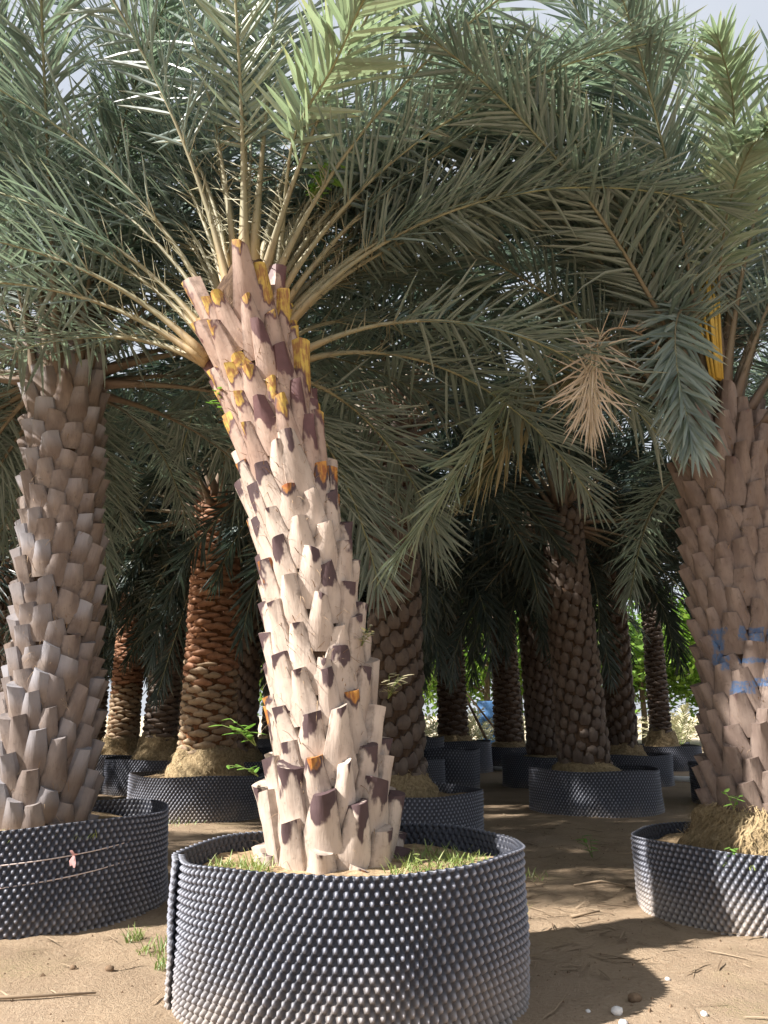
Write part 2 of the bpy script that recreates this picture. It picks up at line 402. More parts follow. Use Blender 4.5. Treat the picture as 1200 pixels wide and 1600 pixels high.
def frond_shapes(path, rng, count=95, bare=0.24, wbase=0.11, Lmax=0.44, W=0.030, plumose=1.0, sag=0.12, spines=True, side_hint=None, mess=0.10):
    """returns (rachis MB, list of leaflet frames)"""
    n = len(path) - 1
    L = sum((b - a).length for a, b in zip(path, path[1:]))
    T = []
    for i in range(n + 1):
        T.append((path[min(i + 1, n)] - path[max(i - 1, 0)]).normalized())
    # a steady side axis: normal of the plane the rachis bends in
    S0 = side_hint
    if S0 is None:
        S0 = (path[-1] - path[0]).cross(Vector((0, 0, 1)))
        if S0.length < 0.05: S0 = Vector((0, 1, 0))
        S0 = -S0.normalized()
    fr = []
    for t in T:
        s = (S0 - t * S0.dot(t)).normalized(); fr.append((t, s, t.cross(s)))
    rb = MB(); rows = []; vr = []
    for i, p in enumerate(path):
        u = i / n; t, s, nn = fr[i]
        w = wbase * (0.15 + 0.80 * math.exp(-u * 9.0)) * (1 - 0.8 * u) * 0.5 + 0.003
        th = w * (0.50 + 0.35 * min(1, u * 3))
        rows.append([p + s * w - nn * th * .2, p + s * w * .55 + nn * th, p - s * w * .55 + nn * th, p - s * w - nn * th * .2, p - nn * th])
        vr.append(u)
    rb.grid(rows, True, 0.5, vr)
    o = len(rb.v) - 5
    rb.face([o, o + 1, o + 2, o + 3, o + 4])
    rb.face([4, 3, 2, 1, 0])
    if spines:
        for k in range(26):
            u = rng.uniform(0.07, bare + 0.05)
            i = min(n - 1, int(u * n)); f = u * n - i
            p = path[i].lerp(path[i + 1], f); t, s, nn = fr[i]
            sg = 1 if k % 2 else -1
            d = (s * sg + t * rng.uniform(0.1, 0.8) + nn * rng.uniform(-0.7, 0.9)).normalized()
            Ls = rng.uniform(0.06, 0.12) + 0.16 * max(0, (u - 0.1)) / bare
            a = d.cross(t).normalized() * 0.005; b = d.cross(a).normalized() * 0.005
            q = len(rb.v)
            rb.v.extend((p + a, p - a * .5 + b, p - a * .5 - b, p + d * Ls))
            for x in ((0, 1, 3), (1, 2, 3), (2, 0, 3)): rb.face([q + y for y in x], [(0.5, 0.3)] * 3, 0.9)
    lf = []
    for k in range(count):
        for sg in (-1, 1):
            x = (k + 0.5 + rng.uniform(-.35, .35)) / count
            u = bare + (0.985 - bare) * x
            i = min(n - 1, int(u * n)); f = u * n - i
            p = path[i].lerp(path[i + 1], f); t, s, nn = fr[i]
            if rng.random() < 0.05: continue
            fwd = R(58) - R(32) * x + rng.gauss(0, R(6) + mess * .35)
            dih = (rng.choice((-0.35, 0.12, 0.55)) * plumose + rng.gauss(0, 0.10 + mess))
            lat = s * sg * math.cos(dih) + nn * math.sin(dih)
            d = (t * math.cos(fwd) + lat * math.sin(fwd)).normalized()
            w = t - d * t.dot(d); w = w.normalized() if w.length > .01 else s
            nr = d.cross(w) * -sg
            prof = 0.55 + 0.45 * math.sin(PI * min(1, 0.12 + x * 0.95)) if x < .6 else 0.45 + 0.55 * math.sin(PI * (0.12 + x * 0.80))
            ll = Lmax * max(0.35, prof) * rng.uniform(0.85, 1.12)
            lf.append((p, d, w, nr, ll, W * rng.uniform(0.8, 1.15), sag * (rng.uniform(0.2, 1.6) if rng.random() > .07 else rng.uniform(3, 7)), rng.random(), rng.gauss(0, 0.35)))
    # terminal blades
    t, s, nn = fr[-1]
    for sg in (-.25, 0, .25):
        lf.append((path[-1], (t + s * sg).normalized(), s, nn, Lmax * .55, W * .8, sag, rng.random(), 0.0))
    return rb, lf

def leaflets_mesh(lf, mat, name='leaflets'):
    mb = MB()
    for p, d, w, n, L, W, dr, r, tw in lf: leaflet(mb, p, d, w, n, L, W, dr, r, 0.45, tw)
    return mb.mesh(name, mat, False)

# ------------------------------------------------------------------ cut leaf bases
def boot_mesh(name, mat, w0, w1, L, th, rng, lens=False, round_=0.0):
    """a tapering cut petiole base standing along +Z, its back against the trunk (+Y is outward)"""
    mb = MB(); nu, nv = 5, 5
    skew = rng.uniform(-0.012, 0.012); cut = rng.uniform(-0.16, 0.16) * w1 * 1.4
    front = []
    for j in range(nv):
        v = j / (nv - 1)
        w = (w0 + (w1 - w0) * v ** 0.95) * (1 + rng.uniform(-.04, .04))
        if round_: w *= 1 - round_ * (2 * v - 1) ** 4
        if lens: w = w0 * (1 - 0.75 * abs(2 * v - 1) ** 3)
        t = th * (0.35 + 0.75 * v) if not lens else th * (0.25 + 1.0 * math.sin(PI * min(1, v * 0.75 + .05)))
        if round_: t = th * (0.45 + 0.7 * math.sin(PI * min(1, 0.08 + v * 0.78)))
        row = []
        for i in range(nu):
            u = i / (nu - 1) * 2 - 1
            y = t * (1 - (0.55 * abs(u) ** 2.2 if (lens or round_) else 0.72 * abs(u) ** 1.7)) + (0.0 if lens else -0.008 * v) + rng.uniform(-.0025, .0025)
            z = L * v + (cut * u if j == nv - 1 else 0) + (0.0 if not lens else -0.012 * u * u)
            if round_ and j == nv - 1: z -= 0.25 * L * u * u * round_ * 2
            row.append(Vector((u * w / 2 + skew * v, y, z)))
        front.append(row)
    mb.grid(front)
    # sides and cut end go back towards the trunk
    o = len(mb.v)
    edge = [front[j][0] for j in range(nv)] + [front[nv - 1][i] for i in range(1, nu)] + [front[j][nu - 1] for j in range(nv - 2, -1, -1)]
    ev = [j / (nv - 1) for j in range(nv)] + [1.0] * (nu - 1) + [j / (nv - 1) for j in range(nv - 2, -1, -1)]
    back = [Vector((p.x * 0.93, p.y - th * (0.85 + 0.35 * v), p.z - 0.004)) for p, v in zip(edge, ev)]
    mb.v.extend(edge); mb.v.extend(back); q = len(edge)
    for i in range(q - 1):
        v0, v1 = ev[i], ev[i + 1]
        mb.face((o + i + 1, o + i, o + q + i, o + q + i + 1), [(0.95, v1), (0.95, v0), (0.95, v0), (0.95, v1)])
    me = mb.mesh(name, mat, True)
    me.set_sharp_from_angle(angle=R(48))
    return me

class Trunk:
    def __init__(s, ctrl, radii):
        s.p = spline_path(ctrl, 30); s.r = radii
        d = [0]
        for a, b in zip(s.p, s.p[1:]): d.append(d[-1] + (b - a).length)
        s.L = d[-1]
    def at(s, t):
        x = max(0, min(0.9999, t)) * 30; i = int(x); f = x - i
        a, b = s.p[i], s.p[i + 1]
        if t < 0: f = t * 30
        t = max(0, min(1, t))
        k = t * (len(s.r) - 1); j = max(0, min(len(s.r) - 2, int(k)))
        return a.lerp(b, f), (b - a).normalized(), s.r[j] + (s.r[j + 1] - s.r[j]) * (k - j)
    def frame(s, t, th, tilt):
        """matrix of a leaf base on the surface: X around, Y outward, Z along the trunk"""
        c, ax, r = s.at(t)
        out = Vector((math.cos(th), math.sin(th), 0)); out = (out - ax * out.dot(ax)).normalized()
        xx = out.cross(ax).normalized()
        z = (ax * math.cos(tilt) + out * math.sin(tilt)).normalized(); y = (out * math.cos(tilt) - ax * math.sin(tilt)).normalized()
        m = Matrix((xx, y, z)).transposed().to_4x4(); m.translation = c + out * r
        return m

def trunk_core(tr, mat, parent, rng):
    mb = MB(); rows = []
    for i in range(25):
        t = i / 24; c, ax, r = tr.at(t)
        rows.append([c + Vector((math.cos(2 * PI * j / 20), math.sin(2 * PI * j / 20), 0)) * (r * 1.02 + rng.uniform(-.008, .008)) for j in range(20)])
    for q, dz in ((.9, .08), (.7, .18), (.45, .28), (.2, .36), (.02, .40)):
        rows.append([c + Vector((math.cos(2 * PI * j / 20), math.sin(2 * PI * j / 20), 0)) * (r * q + rng.uniform(-.012, .012)) + Vector((0, 0, dz)) for j in range(20)])
    mb.grid(rows, True)
    return mb.build('trunk', mat, parent)

def join_meshes(items, name, mat):
    """items: (mesh, matrix); one mesh of them all"""
    mb = MB(); cache = {}
    for me, mx in items:
        if me.name not in cache:
            uvd = me.uv_layers[0].data
            cache[me.name] = ([v.co.copy() for v in me.vertices], [(tuple(p.vertices), [tuple(uvd[l].uv) for l in p.loop_indices]) for p in me.polygons])
        vv, ff = cache[me.name]; o = len(mb.v); r = random.random()
        mb.v.extend(mx @ v for v in vv)
        for f, uv in ff: mb.face([o + i for i in f], uv, r)
    return mb.mesh(name, mat)

def boots(tr, trunk_obj, n, meshes, rng, tilt, div=0.3865, z0=0.0, z1=1.0, th0=0.0, joined=False, pick=None, mat=None, hand=1):
    out = []
    for i in range(n):
        t = z0 + (z1 - z0) * i / (n - 1)
        th = th0 + hand * i * div * 2 * PI
        mesh = pick(t, i) if pick else meshes[rng.randrange(len(meshes))]
        a = tilt(t) + rng.gauss(0, R(1.3))
        mx = tr.frame(t, th + rng.gauss(0, 0.02), a)
        mx = mx @ Matrix.Rotation(rng.gauss(0, R(2.8)), 4, 'Y') @ Matrix.Diagonal((rng.uniform(.86, 1.12), rng.uniform(.85, 1.2), rng.uniform(.82, 1.14) * (0.72 if rng.random() < .07 else 1), 1))
        out.append((mesh, mx))
    if joined:
        tag(link('leaf_bases', join_meshes(out, 'leaf_bases', mat), trunk_obj), kind='stuff')
    else:
        for me, mx in out: link('leaf_base', me, trunk_obj, mx)

def fibres(tr, trunk_obj, n, seed):
    """loose brown fibre hanging in the gaps between the leaf bases"""
    rg = random.Random(seed); mb = MB()
    for i in range(n):
        t = rg.random(); th = rg.uniform(0, 2 * PI)
        m = tr.frame(t, th, 0); p = m.translation + m.col[1].xyz * rg.uniform(.0, .045)
        d = (m.col[2].xyz * rg.uniform(-.6, 1) + m.col[0].xyz * rg.uniform(-.8, .8) + m.col[1].xyz * rg.uniform(.2, .9)).normalized()
        L = rg.uniform(.03, .11); w = m.col[0].xyz * rg.uniform(.0012, .003); o = len(mb.v)
        mb.v.extend((p - w, p + w, p + d * L * .6 + w * .7, p + d * L * .6 - w * .7, p + d * L + Vector((0, 0, -.02))))
        mb.face((o, o + 1, o + 2, o + 3), None, rg.random()); mb.face((o + 3, o + 2, o + 4), None, rg.random())
    tag(mb.build('fibres', M['fibre_loose'], trunk_obj), kind='stuff')

# shared frond shapes: nine attitudes, two of each
CLS = [8, 20, 32, 44, 56, 68, 80, 93, 108]
FR = {}
def frond_lib(key, leafm, rachm, count, Lmax, W, seed, bend_k=1.0, scale=1.0, spines=True):
    rng = random.Random(seed); lib = []
    for c in CLS:
        two = []
        for k in range(2):
            bend = R(34 + 0.42 * c) * rng.uniform(0.85, 1.15) * bend_k
            path = arc_path(2.95 * scale * rng.uniform(.92, 1.05), R(c), bend, rng)
            rb, lf = frond_shapes(path, rng, count, 0.2, 0.15, Lmax, W, 1.0, 0.10, spines)
            two.append((rb.mesh('frond_' + key, rachm), leaflets_mesh(lf, leafm, 'leaflets_' + key)))
        lib.append(two)
    FR[key] = lib
frond_lib('green', M['leaf'], M['rachis_brown'], 92, 0.50, 0.022, 11)
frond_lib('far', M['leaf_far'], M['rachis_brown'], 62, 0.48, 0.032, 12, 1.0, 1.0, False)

def add_frond(palm, key, origin, az, tilt_deg, rng, roll=0.0, scale=1.0):
    ci = min(range(len(CLS)), key=lambda i: abs(CLS[i] - tilt_deg))
    rb, lm = FR[key][ci][rng.randrange(2)]
    mx = Matrix.Translation(origin) @ Matrix.Rotation(az, 4, 'Z') @ Matrix.Rotation(R(tilt_deg - CLS[ci]), 4, 'Y') @ Matrix.Rotation(roll, 4, 'X') @ Matrix.Scale(scale, 4)
    f = link('frond', rb, palm, mx)
    tag(link('leaflets', lm, f), kind='stuff')
    return f

def crown(palm, tr, key, n, rng, t_lo=6, t_hi=104, az0=0.0, skip=None, scale=1.0):
    top, ax, r = tr.at(1.0)
    for i in range(n):
        k = (i + 0.5) / n                          # 0 young and upright, 1 old and low
        az = az0 + i * 2.39996 + rng.gauss(0, 0.1)
        tilt = t_lo + (t_hi - t_lo) * k ** 1.05 + rng.gauss(0, 4)
        if skip and skip(math.degrees(az) % 360, tilt): continue
        out = Vector((math.cos(az), math.sin(az), 0))
        o = top + out * (0.05 + (r - 0.02) * min(1, k * 1.6)) + Vector((0, 0, 0.22 - 0.42 * k))
        add_frond(palm, key, o, az, max(4, tilt), rng, rng.gauss(0, 0.12), scale * rng.uniform(.92, 1.06))

# ------------------------------------------------------------------ pots of studded plastic sheet
def pot_mesh(name, mat, rad0, rad1, h, seed, cols=124, pu=7, rows=19, pv=6, flap=None, tilt=(0, 0), relief=0.020, wob=0.008):
    """rad0 at the ground, rad1 at the rim; the sheet is wound round and overlaps itself at 'flap'"""
    rng = random.Random(seed); ph = [rng.uniform(0, 6.28) for _ in range(4)]
    turns = 1.0 if flap is None else 1.035
    N = int(cols * pu * turns); K = rows * pv
    a0 = flap if flap is not None else 0.0
    a = np.arange(N + (0 if flap is None else 1)) / (cols * pu)
    v = np.arange(K + 1) / K
    A, V = np.meshgrid(a, v)
    cu = A * cols; cv = V * rows
    du = np.minimum(np.abs((cu - 0.5 * np.floor(cv + .5)) - np.round(cu - 0.5 * np.floor(cv + .5))), .5)
    # cones on a staggered lattice, outward; dimples between them
    def cone(off):
        best = np.zeros_like(cu)
        for k in (-1, 0, 1):
            rj = np.floor(cv + .5) + k
            x = cu - 0.5 * rj - off; x = x - np.round(x)
            d = (np.abs(x) ** 1.3 + np.abs((cv - rj) * 0.66) ** 1.3) ** (1 / 1.3)
            best = np.maximum(best, np.clip(1 - d / 0.50, 0, 1))
        return best
    cn = cone(0.0); dm = cone(0.5)
    Rl = np.minimum(cn, .88) / .88 - 0.6 * np.minimum(dm, .8)
    th = a0 + A * 2 * PI
    rad = rad0 + (rad1 - rad0) * V + relief * Rl
    rad = rad + wob * np.sin(2 * th + ph[0]) * (0.4 + V) + wob * .5 * np.sin(3 * th + ph[1]) * V + 0.007 * np.sin(5 * th + ph[2] + 3 * V) + 0.006 * np.sin(11 * th + ph[3] - 5 * V) * np.sin(4 * V + ph[1])
    if flap is not None: rad = rad + np.clip((A - 0.965) / 0.03, 0, 1) * 0.028
    z = V * h + tilt[0] * np.cos(th) * V + tilt[1] * np.sin(th) * V + 0.010 * np.sin(4 * th + ph[3]) * V
    P = np.stack([rad * np.cos(th), rad * np.sin(th), z - 0.03 * (1 - V)], -1).reshape(-1, 3)
    n1 = A.shape[1]
    j = np.arange(n1 if flap is None else n1 - 1); i = np.arange(K)
    I, J = np.meshgrid(i, j, indexing='ij'); J2 = (J + 1) % n1
    F = np.stack([I * n1 + J, I * n1 + J2, (I + 1) * n1 + J2, (I + 1) * n1 + J], -1).reshape(-1, 4)
    me = bpy.data.meshes.new(name)
    me.vertices.add(len(P)); me.vertices.foreach_set('co', P.astype(np.float32).ravel())
    me.loops.add(F.size); me.loops.foreach_set('vertex_index', F.astype(np.int32).ravel())
    me.polygons.add(len(F)); me.polygons.foreach_set('loop_start', (np.arange(len(F)) * 4).astype(np.int32))
    me.update(calc_edges=True)
    uvl = me.uv_layers.new(name='UVMap')
    uv = np.stack([A.ravel(), V.ravel()], -1)[F.ravel()]
    uvl.data.foreach_set('uv', uv.astype(np.float32).ravel())
    at = me.attributes.new('relief', 'FLOAT', 'POINT'); at.data.foreach_set('value', np.clip(Rl * .6 + .4, 0, 1).ravel().astype(np.float32))
    me.polygons.foreach_set('use_smooth', np.ones(len(F), dtype=bool))
    me.materials.append(mat)
    me.update()
    return me

def soil_mesh(rad, z, seed, mound=0.0):
    mb = MB(); rows = []
    for i in range(15):
        q = rad * (1 - (i / 14.0) ** 1.0)
        rows.append([(q * math.cos(2 * PI * j / 44), q * math.sin(2 * PI * j / 44),
                      z + mound * (1 - q / rad) ** 1.2 + 0.035 * noise.noise((q * math.cos(2 * PI * j / 44) * 4 + seed, q * math.sin(2 * PI * j / 44) * 4, seed))
                      + 0.012 * noise.noise((q * math.cos(2 * PI * j / 44) * 15 + seed, q * math.sin(2 * PI * j / 44) * 15, seed))) for j in range(44)])
    mb.grid(rows, True)
    return mb

def pot(loc, label, wall, h, rad, soil_drop=0.09, mound=0.0, rot=0.0, scale=(1, 1, 1), solid=False, seed=1):
    e = empty('palm_pot', (loc[0], loc[1], ground_z(loc[0], loc[1]) if abs(loc[0]) < 6 else 0))
    e.rotation_euler.z = rot; e.scale = scale
    w = link('pot_wall', wall, e)
    if solid:
        md = w.modifiers.new('thickness', 'SOLIDIFY'); md.thickness = 0.005; md.offset = -1
    soil_mesh(rad * 0.985, h - soil_drop, seed, mound).build('soil', M['soil'], e)
    tag(e, label, 'pot', 'studded plastic palm pots')
    return e

# ------------------------------------------------------------------ root collars, weeds, grass
def root_ball(palm, c, r0, r1, h, seed, strands, mat=None):
    rng = random.Random(seed); mb = MB(); rows = []
    for i in range(13):
        t = i / 12
        q = r0 + (r1 - r0) * (t ** 1.25) if t < .85 else r1 - (t - .85) * .25
        row = []
        for j in range(40):
            a = 2 * PI * j / 40
            d = noise.noise((math.cos(a) * 2.2 + seed, math.sin(a) * 2.2, t * 3)) * .06 + noise.noise((math.cos(a) * 7 + seed, math.sin(a) * 7, t * 9)) * .028
            row.append(Vector((c[0] + (q + d) * math.cos(a), c[1] + (q + d) * math.sin(a), c[2] + h * t)))
        rows.append(row)
    mb.grid(rows, True)
    o = mb.build('root_ball', M['root'], palm)
    st = MB()
    for k in range(strands):
        t = rng.random(); a = rng.uniform(0, 2 * PI)
        q = r0 + (r1 - r0) * t ** 1.25 + 0.01
        d = noise.noise((math.cos(a) * 2.2 + seed, math.sin(a) * 2.2, t * 3)) * .06 + noise.noise((math.cos(a) * 7 + seed, math.sin(a) * 7, t * 9)) * .028
        q += d
        p = Vector((c[0] + q * math.cos(a), c[1] + q * math.sin(a), c[2] + h * t))
        out = Vector((math.cos(a), math.sin(a), 0)); tan = Vector((-math.sin(a), math.cos(a), 0))
        dd = (out * rng.uniform(.1, .7) + tan * rng.uniform(-.6, .6) + Vector((0, 0, rng.uniform(-1, .2)))).normalized()
        L = rng.uniform(.03, .10); w = tan * rng.uniform(.0018, .004)
        b = len(st.v)
        st.v.extend((p - w, p + w, p + dd * L * .6 + w * .7 + out * .008, p + dd * L * .6 - w * .7 + out * .008, p + dd * L + Vector((0, 0, -.012))))
        st.face((b, b + 1, b + 2, b + 3), None, rng.random()); st.face((b + 3, b + 2, b + 4), None, rng.random())
    if strands: tag(st.build('rootlets', M['rootlet'], o), kind='stuff')

def weed(loc, label, n=12, size=0.10, seed=0, mat='weed', name='weed', lean=(0, 0), cat='weed', height=1.0, group=None):
    rng = random.Random(seed); e = empty(name, loc)
    s = MB(); lf = MB()
    for b in range(max(2, n // 5)):
        a = rng.uniform(0, 6.28); tip = Vector((math.cos(a) * size * .7 + lean[0], math.sin(a) * size * .7 + lean[1], size * rng.uniform(.8, 1.7) * height))
        pts = [Vector((0, 0, -0.01)), tip * .5 + Vector((0, 0, size * .15)), tip]
        s.tube(pts, [size * .035, size * .025, size * .012], 4)
        for q in range(5):
            t = 0.25 + .75 * q / 4; p = pts[0].lerp(pts[1], t * 2) if t < .5 else pts[1].lerp(pts[2], t * 2 - 1)
            an = rng.uniform(0, 6.28); d = Vector((math.cos(an), math.sin(an), rng.uniform(-.1, .7))).normalized()
            w = d.cross(Vector((0, 0, 1))).normalized()
            leaflet(lf, p, d, w, w.cross(d) * -1, size * rng.uniform(.55, 1.0), size * rng.uniform(.22, .36), .25, rng.random(), .3)
    s.build('stem', M['stem'], e)
    tag(lf.build('leaves', M[mat], e, False), kind='stuff')
    return tag(e, label, cat, group)

def grass(name, spots, label, seed, n, hmin=.03, hmax=.12, mat='grass'):
    """spots: (x, y, z, radius) patches"""
    rng = random.Random(seed); mb = MB()
    for k in range(n):
        x, y, z, r = spots[rng.randrange(len(spots))]
        a = rng.uniform(0, 6.28); q = r * math.sqrt(rng.random())
        p = Vector((x + q * math.cos(a), y + q * math.sin(a), z if z is not None else ground_z(x + q * math.cos(a), y + q * math.sin(a))))
        b = rng.uniform(0, 6.28); d = Vector((math.cos(b) * .6, math.sin(b) * .6, 1)).normalized()
        w = d.cross(Vector((0, 0, 1))).normalized()
        leaflet(mb, p, d, w, w.cross(d), rng.uniform(hmin, hmax), rng.uniform(.004, .008), rng.uniform(.1, .6), rng.random(), .3)
    return tag(mb.build(name, M[mat], None, False), label, 'grass', None, 'stuff')

# ================================================================== the three near palms
# ---- main palm
rng = random.Random(5)
MX, MY, MZ = -0.245, 4.05, 0.40
main = empty('date_palm', (MX, MY, MZ))
tag(main, 'leaning date palm with pale sunlit trunk, dark and orange cut leaf bases, in front', 'palm tree', 'potted date palms')
tr = Trunk([(0, 0, 0), (-0.02, 0, 0.45), (-0.065, 0, 0.79), (-0.15, 0, 1.43), (-0.318, 0.01, 2.13), (-0.48, 0.02, 2.68), (-0.54, 0.03, 3.0)], [0.285, 0.222, 0.205, 0.195, 0.192, 0.195, 0.185])
core = trunk_core(tr, M['fibre'], main, rng)
pale = [boot_mesh('leaf_base_pale', M['boot_pale'], 0.190, rng.uniform(.060, .086), rng.uniform(.27, .35), 0.050, rng) for _ in range(8)]
fresh = [boot_mesh('leaf_base_fresh', M['boot_fresh'], 0.175, rng.uniform(.054, .076), rng.uniform(.29, .42), 0.048, rng) for _ in range(8)]
stub = [boot_mesh('leaf_base_stub', M['boot_pale'], 0.22, rng.uniform(.085, .11), rng.uniform(.28, .34), 0.06, rng) for _ in range(4)]
def pick_main(t, i):
    if t < 0.055: return rng.choice(stub)
    if t > 0.60 + rng.uniform(-.05, .05): return rng.choice(fresh)
    return rng.choice(pale)
boots(tr, core, 194, None, rng, lambda t: R(5.6 + 8 * max(0, t - .6) / .4), div=0.384, z0=-0.065, z1=0.93, th0=-1.15, pick=pick_main)

def single_leaflets(f, lf, leafm):
    for p, d, w, n, LL, WW, dr, rr, tw in lf:
        me = UNIT[(leafm, int(rr * 4) % 4)]
        m = Matrix((d - Vector((0, 0, dr * .5)), w, n)).transposed().to_4x4() @ Matrix.Diagonal((LL, WW, WW, 1))
        m.translation = p
        link('leaflet', me, f, m)
fibres(tr, core, 1500, 1)
# fronds placed by attitude: azimuth, tilt from vertical, bend, length, material
def main_frond(az, tilt, bend, L, seed, leafm='leaf', h=0.0, single=False, count=76, power=1.3, Lmax=0.50, W=0.023, bare=0.27):
    r = random.Random(seed)
    path = arc_path(L, R(tilt * .72), R(bend + tilt * .34), r, 24, 0.95)
    rb, lf = frond_shapes(path, r, count, bare, 0.12, Lmax, W, 1.0, 0.08)
    top, ax, rad = tr.at(1.0)
    a = R(az)
    k = min(1, tilt / 60)
    o = top + Vector((math.cos(a), math.sin(a), 0)) * (0.05 + rad * .85 * k) + Vector((0, 0, 0.16 - 0.52 * k + h))
    mx = Matrix.Translation(o) @ Matrix.Rotation(a, 4, 'Z')
    f = rb.build('frond', M['rachis'], main); f.matrix_local = mx
    if single:
        single_leaflets(f, lf, leafm)
    else:
        tag(link('leaflets', leaflets_mesh(lf, M[leafm]), f), kind='stuff')
UNIT = {}
for key in ('leaf_sun_painted', 'leaf'):
    for k in range(4):
        mb = MB(); leaflet(mb, Vector((0, 0, 0)), Vector((1, 0, 0)), Vector((0, 1, 0)), Vector((0, 0, 1)), 1.0, 1.0, 0.0, 0.12 + k * .25, 0.45, 0.3 * (k - 1.5))
        for i, v in enumerate(mb.v): mb.v[i] = Vector((v.x, v.y, v.z - 0.0))
        UNIT[(key, k)] = mb.mesh('leaflet_' + key, M[key], False)
main_frond(181, 58, 52, 3.1, 101)
main_frond(176, 68, 44, 3.0, 102)
main_frond(172, 47, 44, 3.1, 103)
main_frond(166, 50, 40, 3.0, 104)
main_frond(162, 38, 38, 3.1, 105)
main_frond(178, 34, 36, 3.1, 106)
main_frond(214, 19, 32, 3.2, 107)
main_frond(110, 5, 22, 3.1, 108)
main_frond(150, 17, 28, 3.1, 109)
main_frond(2, 44, 58, 3.1, 111, 'leaf', -0.02, True, 78)
main_frond(28, 36, 50, 3.1, 112)
main_frond(58, 52, 60, 3.0, 113)
main_frond(82, 66, 62, 3.0, 114)
main_frond(108, 58, 58, 3.0, 115)
main_frond(138, 62, 55, 3.0, 116)
main_frond(36, 74, 62, 2.9, 117)
main_frond(-22, 26, 48, 3.0, 118)
main_frond(70, 22, 34, 3.1, 119)
main_frond(20, 18, 36, 3.1, 120)
main_frond(130, 34, 40, 3.1, 121)
main_frond(95, 40, 46, 3.0, 122)
main_frond(12, 68, 66, 2.7, 124)
main_frond(155, 74, 48, 2.9, 125)
main_frond(50, 8, 26, 3.0, 127)
rm = random.Random(70)
for i in range(22):
    az = rm.choice((rm.uniform(-10, 178), rm.uniform(120, 178), rm.uniform(0, 90)))
    tl = rm.uniform(6, 50)
    main_frond(az, tl, 26 + .5 * tl + rm.uniform(-6, 8), rm.uniform(2.8, 3.2), 130 + i, 'leaf')
main_frond(-38, 20, 46, 2.9, 160, 'leaf_sun_painted')
main_frond(-95, 8, 34, 2.9, 161, 'leaf_sun_painted')
main_frond(262, 5, 16, 3.0, 163)
main_frond(300, 7, 22, 3.0, 164)
main_frond(222, 9, 20, 3.1, 165)
for i in range(16):
    az = rm.uniform(-14, 62); tl = rm.uniform(8, 44)
    main_frond(az, tl, 30 + .6 * tl + rm.uniform(-6, 8), rm.uniform(2.8, 3.2), 170 + i)

for i in range(4):
    az = 58 + i * 8 + rm.uniform(-4, 4)
    main_frond(az, rm.uniform(92, 122), rm.uniform(34, 54), rm.uniform(1.7, 2.1), 200 + i)
# ---- left palm
rng = random.Random(21)
left = empty('date_palm', (-2.19, 5.37, 0.42))
tag(left, 'grey brown date palm at the left edge with blunt overlapping leaf bases', 'palm tree', 'potted date palms')
trl = Trunk([(0, 0, 0), (0.0, 0, 1.0), (-0.05, 0, 2.0), (-0.15, 0, 3.22)], [0.27, 0.235, 0.222, 0.212, 0.21, 0.20])
corel = trunk_core(trl, M['fibre'], left, rng)
bl = [boot_mesh('leaf_base_grey', M['boot_left'], 0.19, rng.uniform(.09, .118), rng.uniform(.185, .235), 0.064, rng) for _ in range(8)]
bl2 = [boot_mesh('leaf_base_grey_long', M['boot_left'], 0.20, rng.uniform(.085, .10), rng.uniform(.25, .32), 0.062, rng) for _ in range(4)]
boots(trl, corel, 244, None, rng, lambda t: R(8.5 + 6 * max(0, t - .7)), z0=-0.06, z1=0.97, th0=0.6, pick=lambda t, i: rng.choice(bl2 if t > .82 or t < .25 else bl))
fibres(trl, corel, 1500, 2)
crown(left, trl, 'green', 60, rng, 6, 90, 0.9, skip=lambda az, t: 222 < az < 345 and t > 16)

for i in range(14):
    a = R(94 + i * 6 + rng.uniform(-5, 5)); tl = rng.uniform(70, 108)
    add_frond(left, 'green', trl.at(1.0)[0] + Vector((math.cos(a) * .2, math.sin(a) * .2, -.1)), a, tl, rng, rng.gauss(0, .2), rng.uniform(.8, .98))
for i in range(9):
    a = R(200 + i * 18 + rng.uniform(-6, 6)); tl = rng.uniform(7, 22)
    add_frond(left, 'green', trl.at(1.0)[0] + Vector((math.cos(a) * .2, math.sin(a) * .2, -.28)), a, tl, rng, rng.gauss(0, .1), rng.uniform(.95, 1.05))
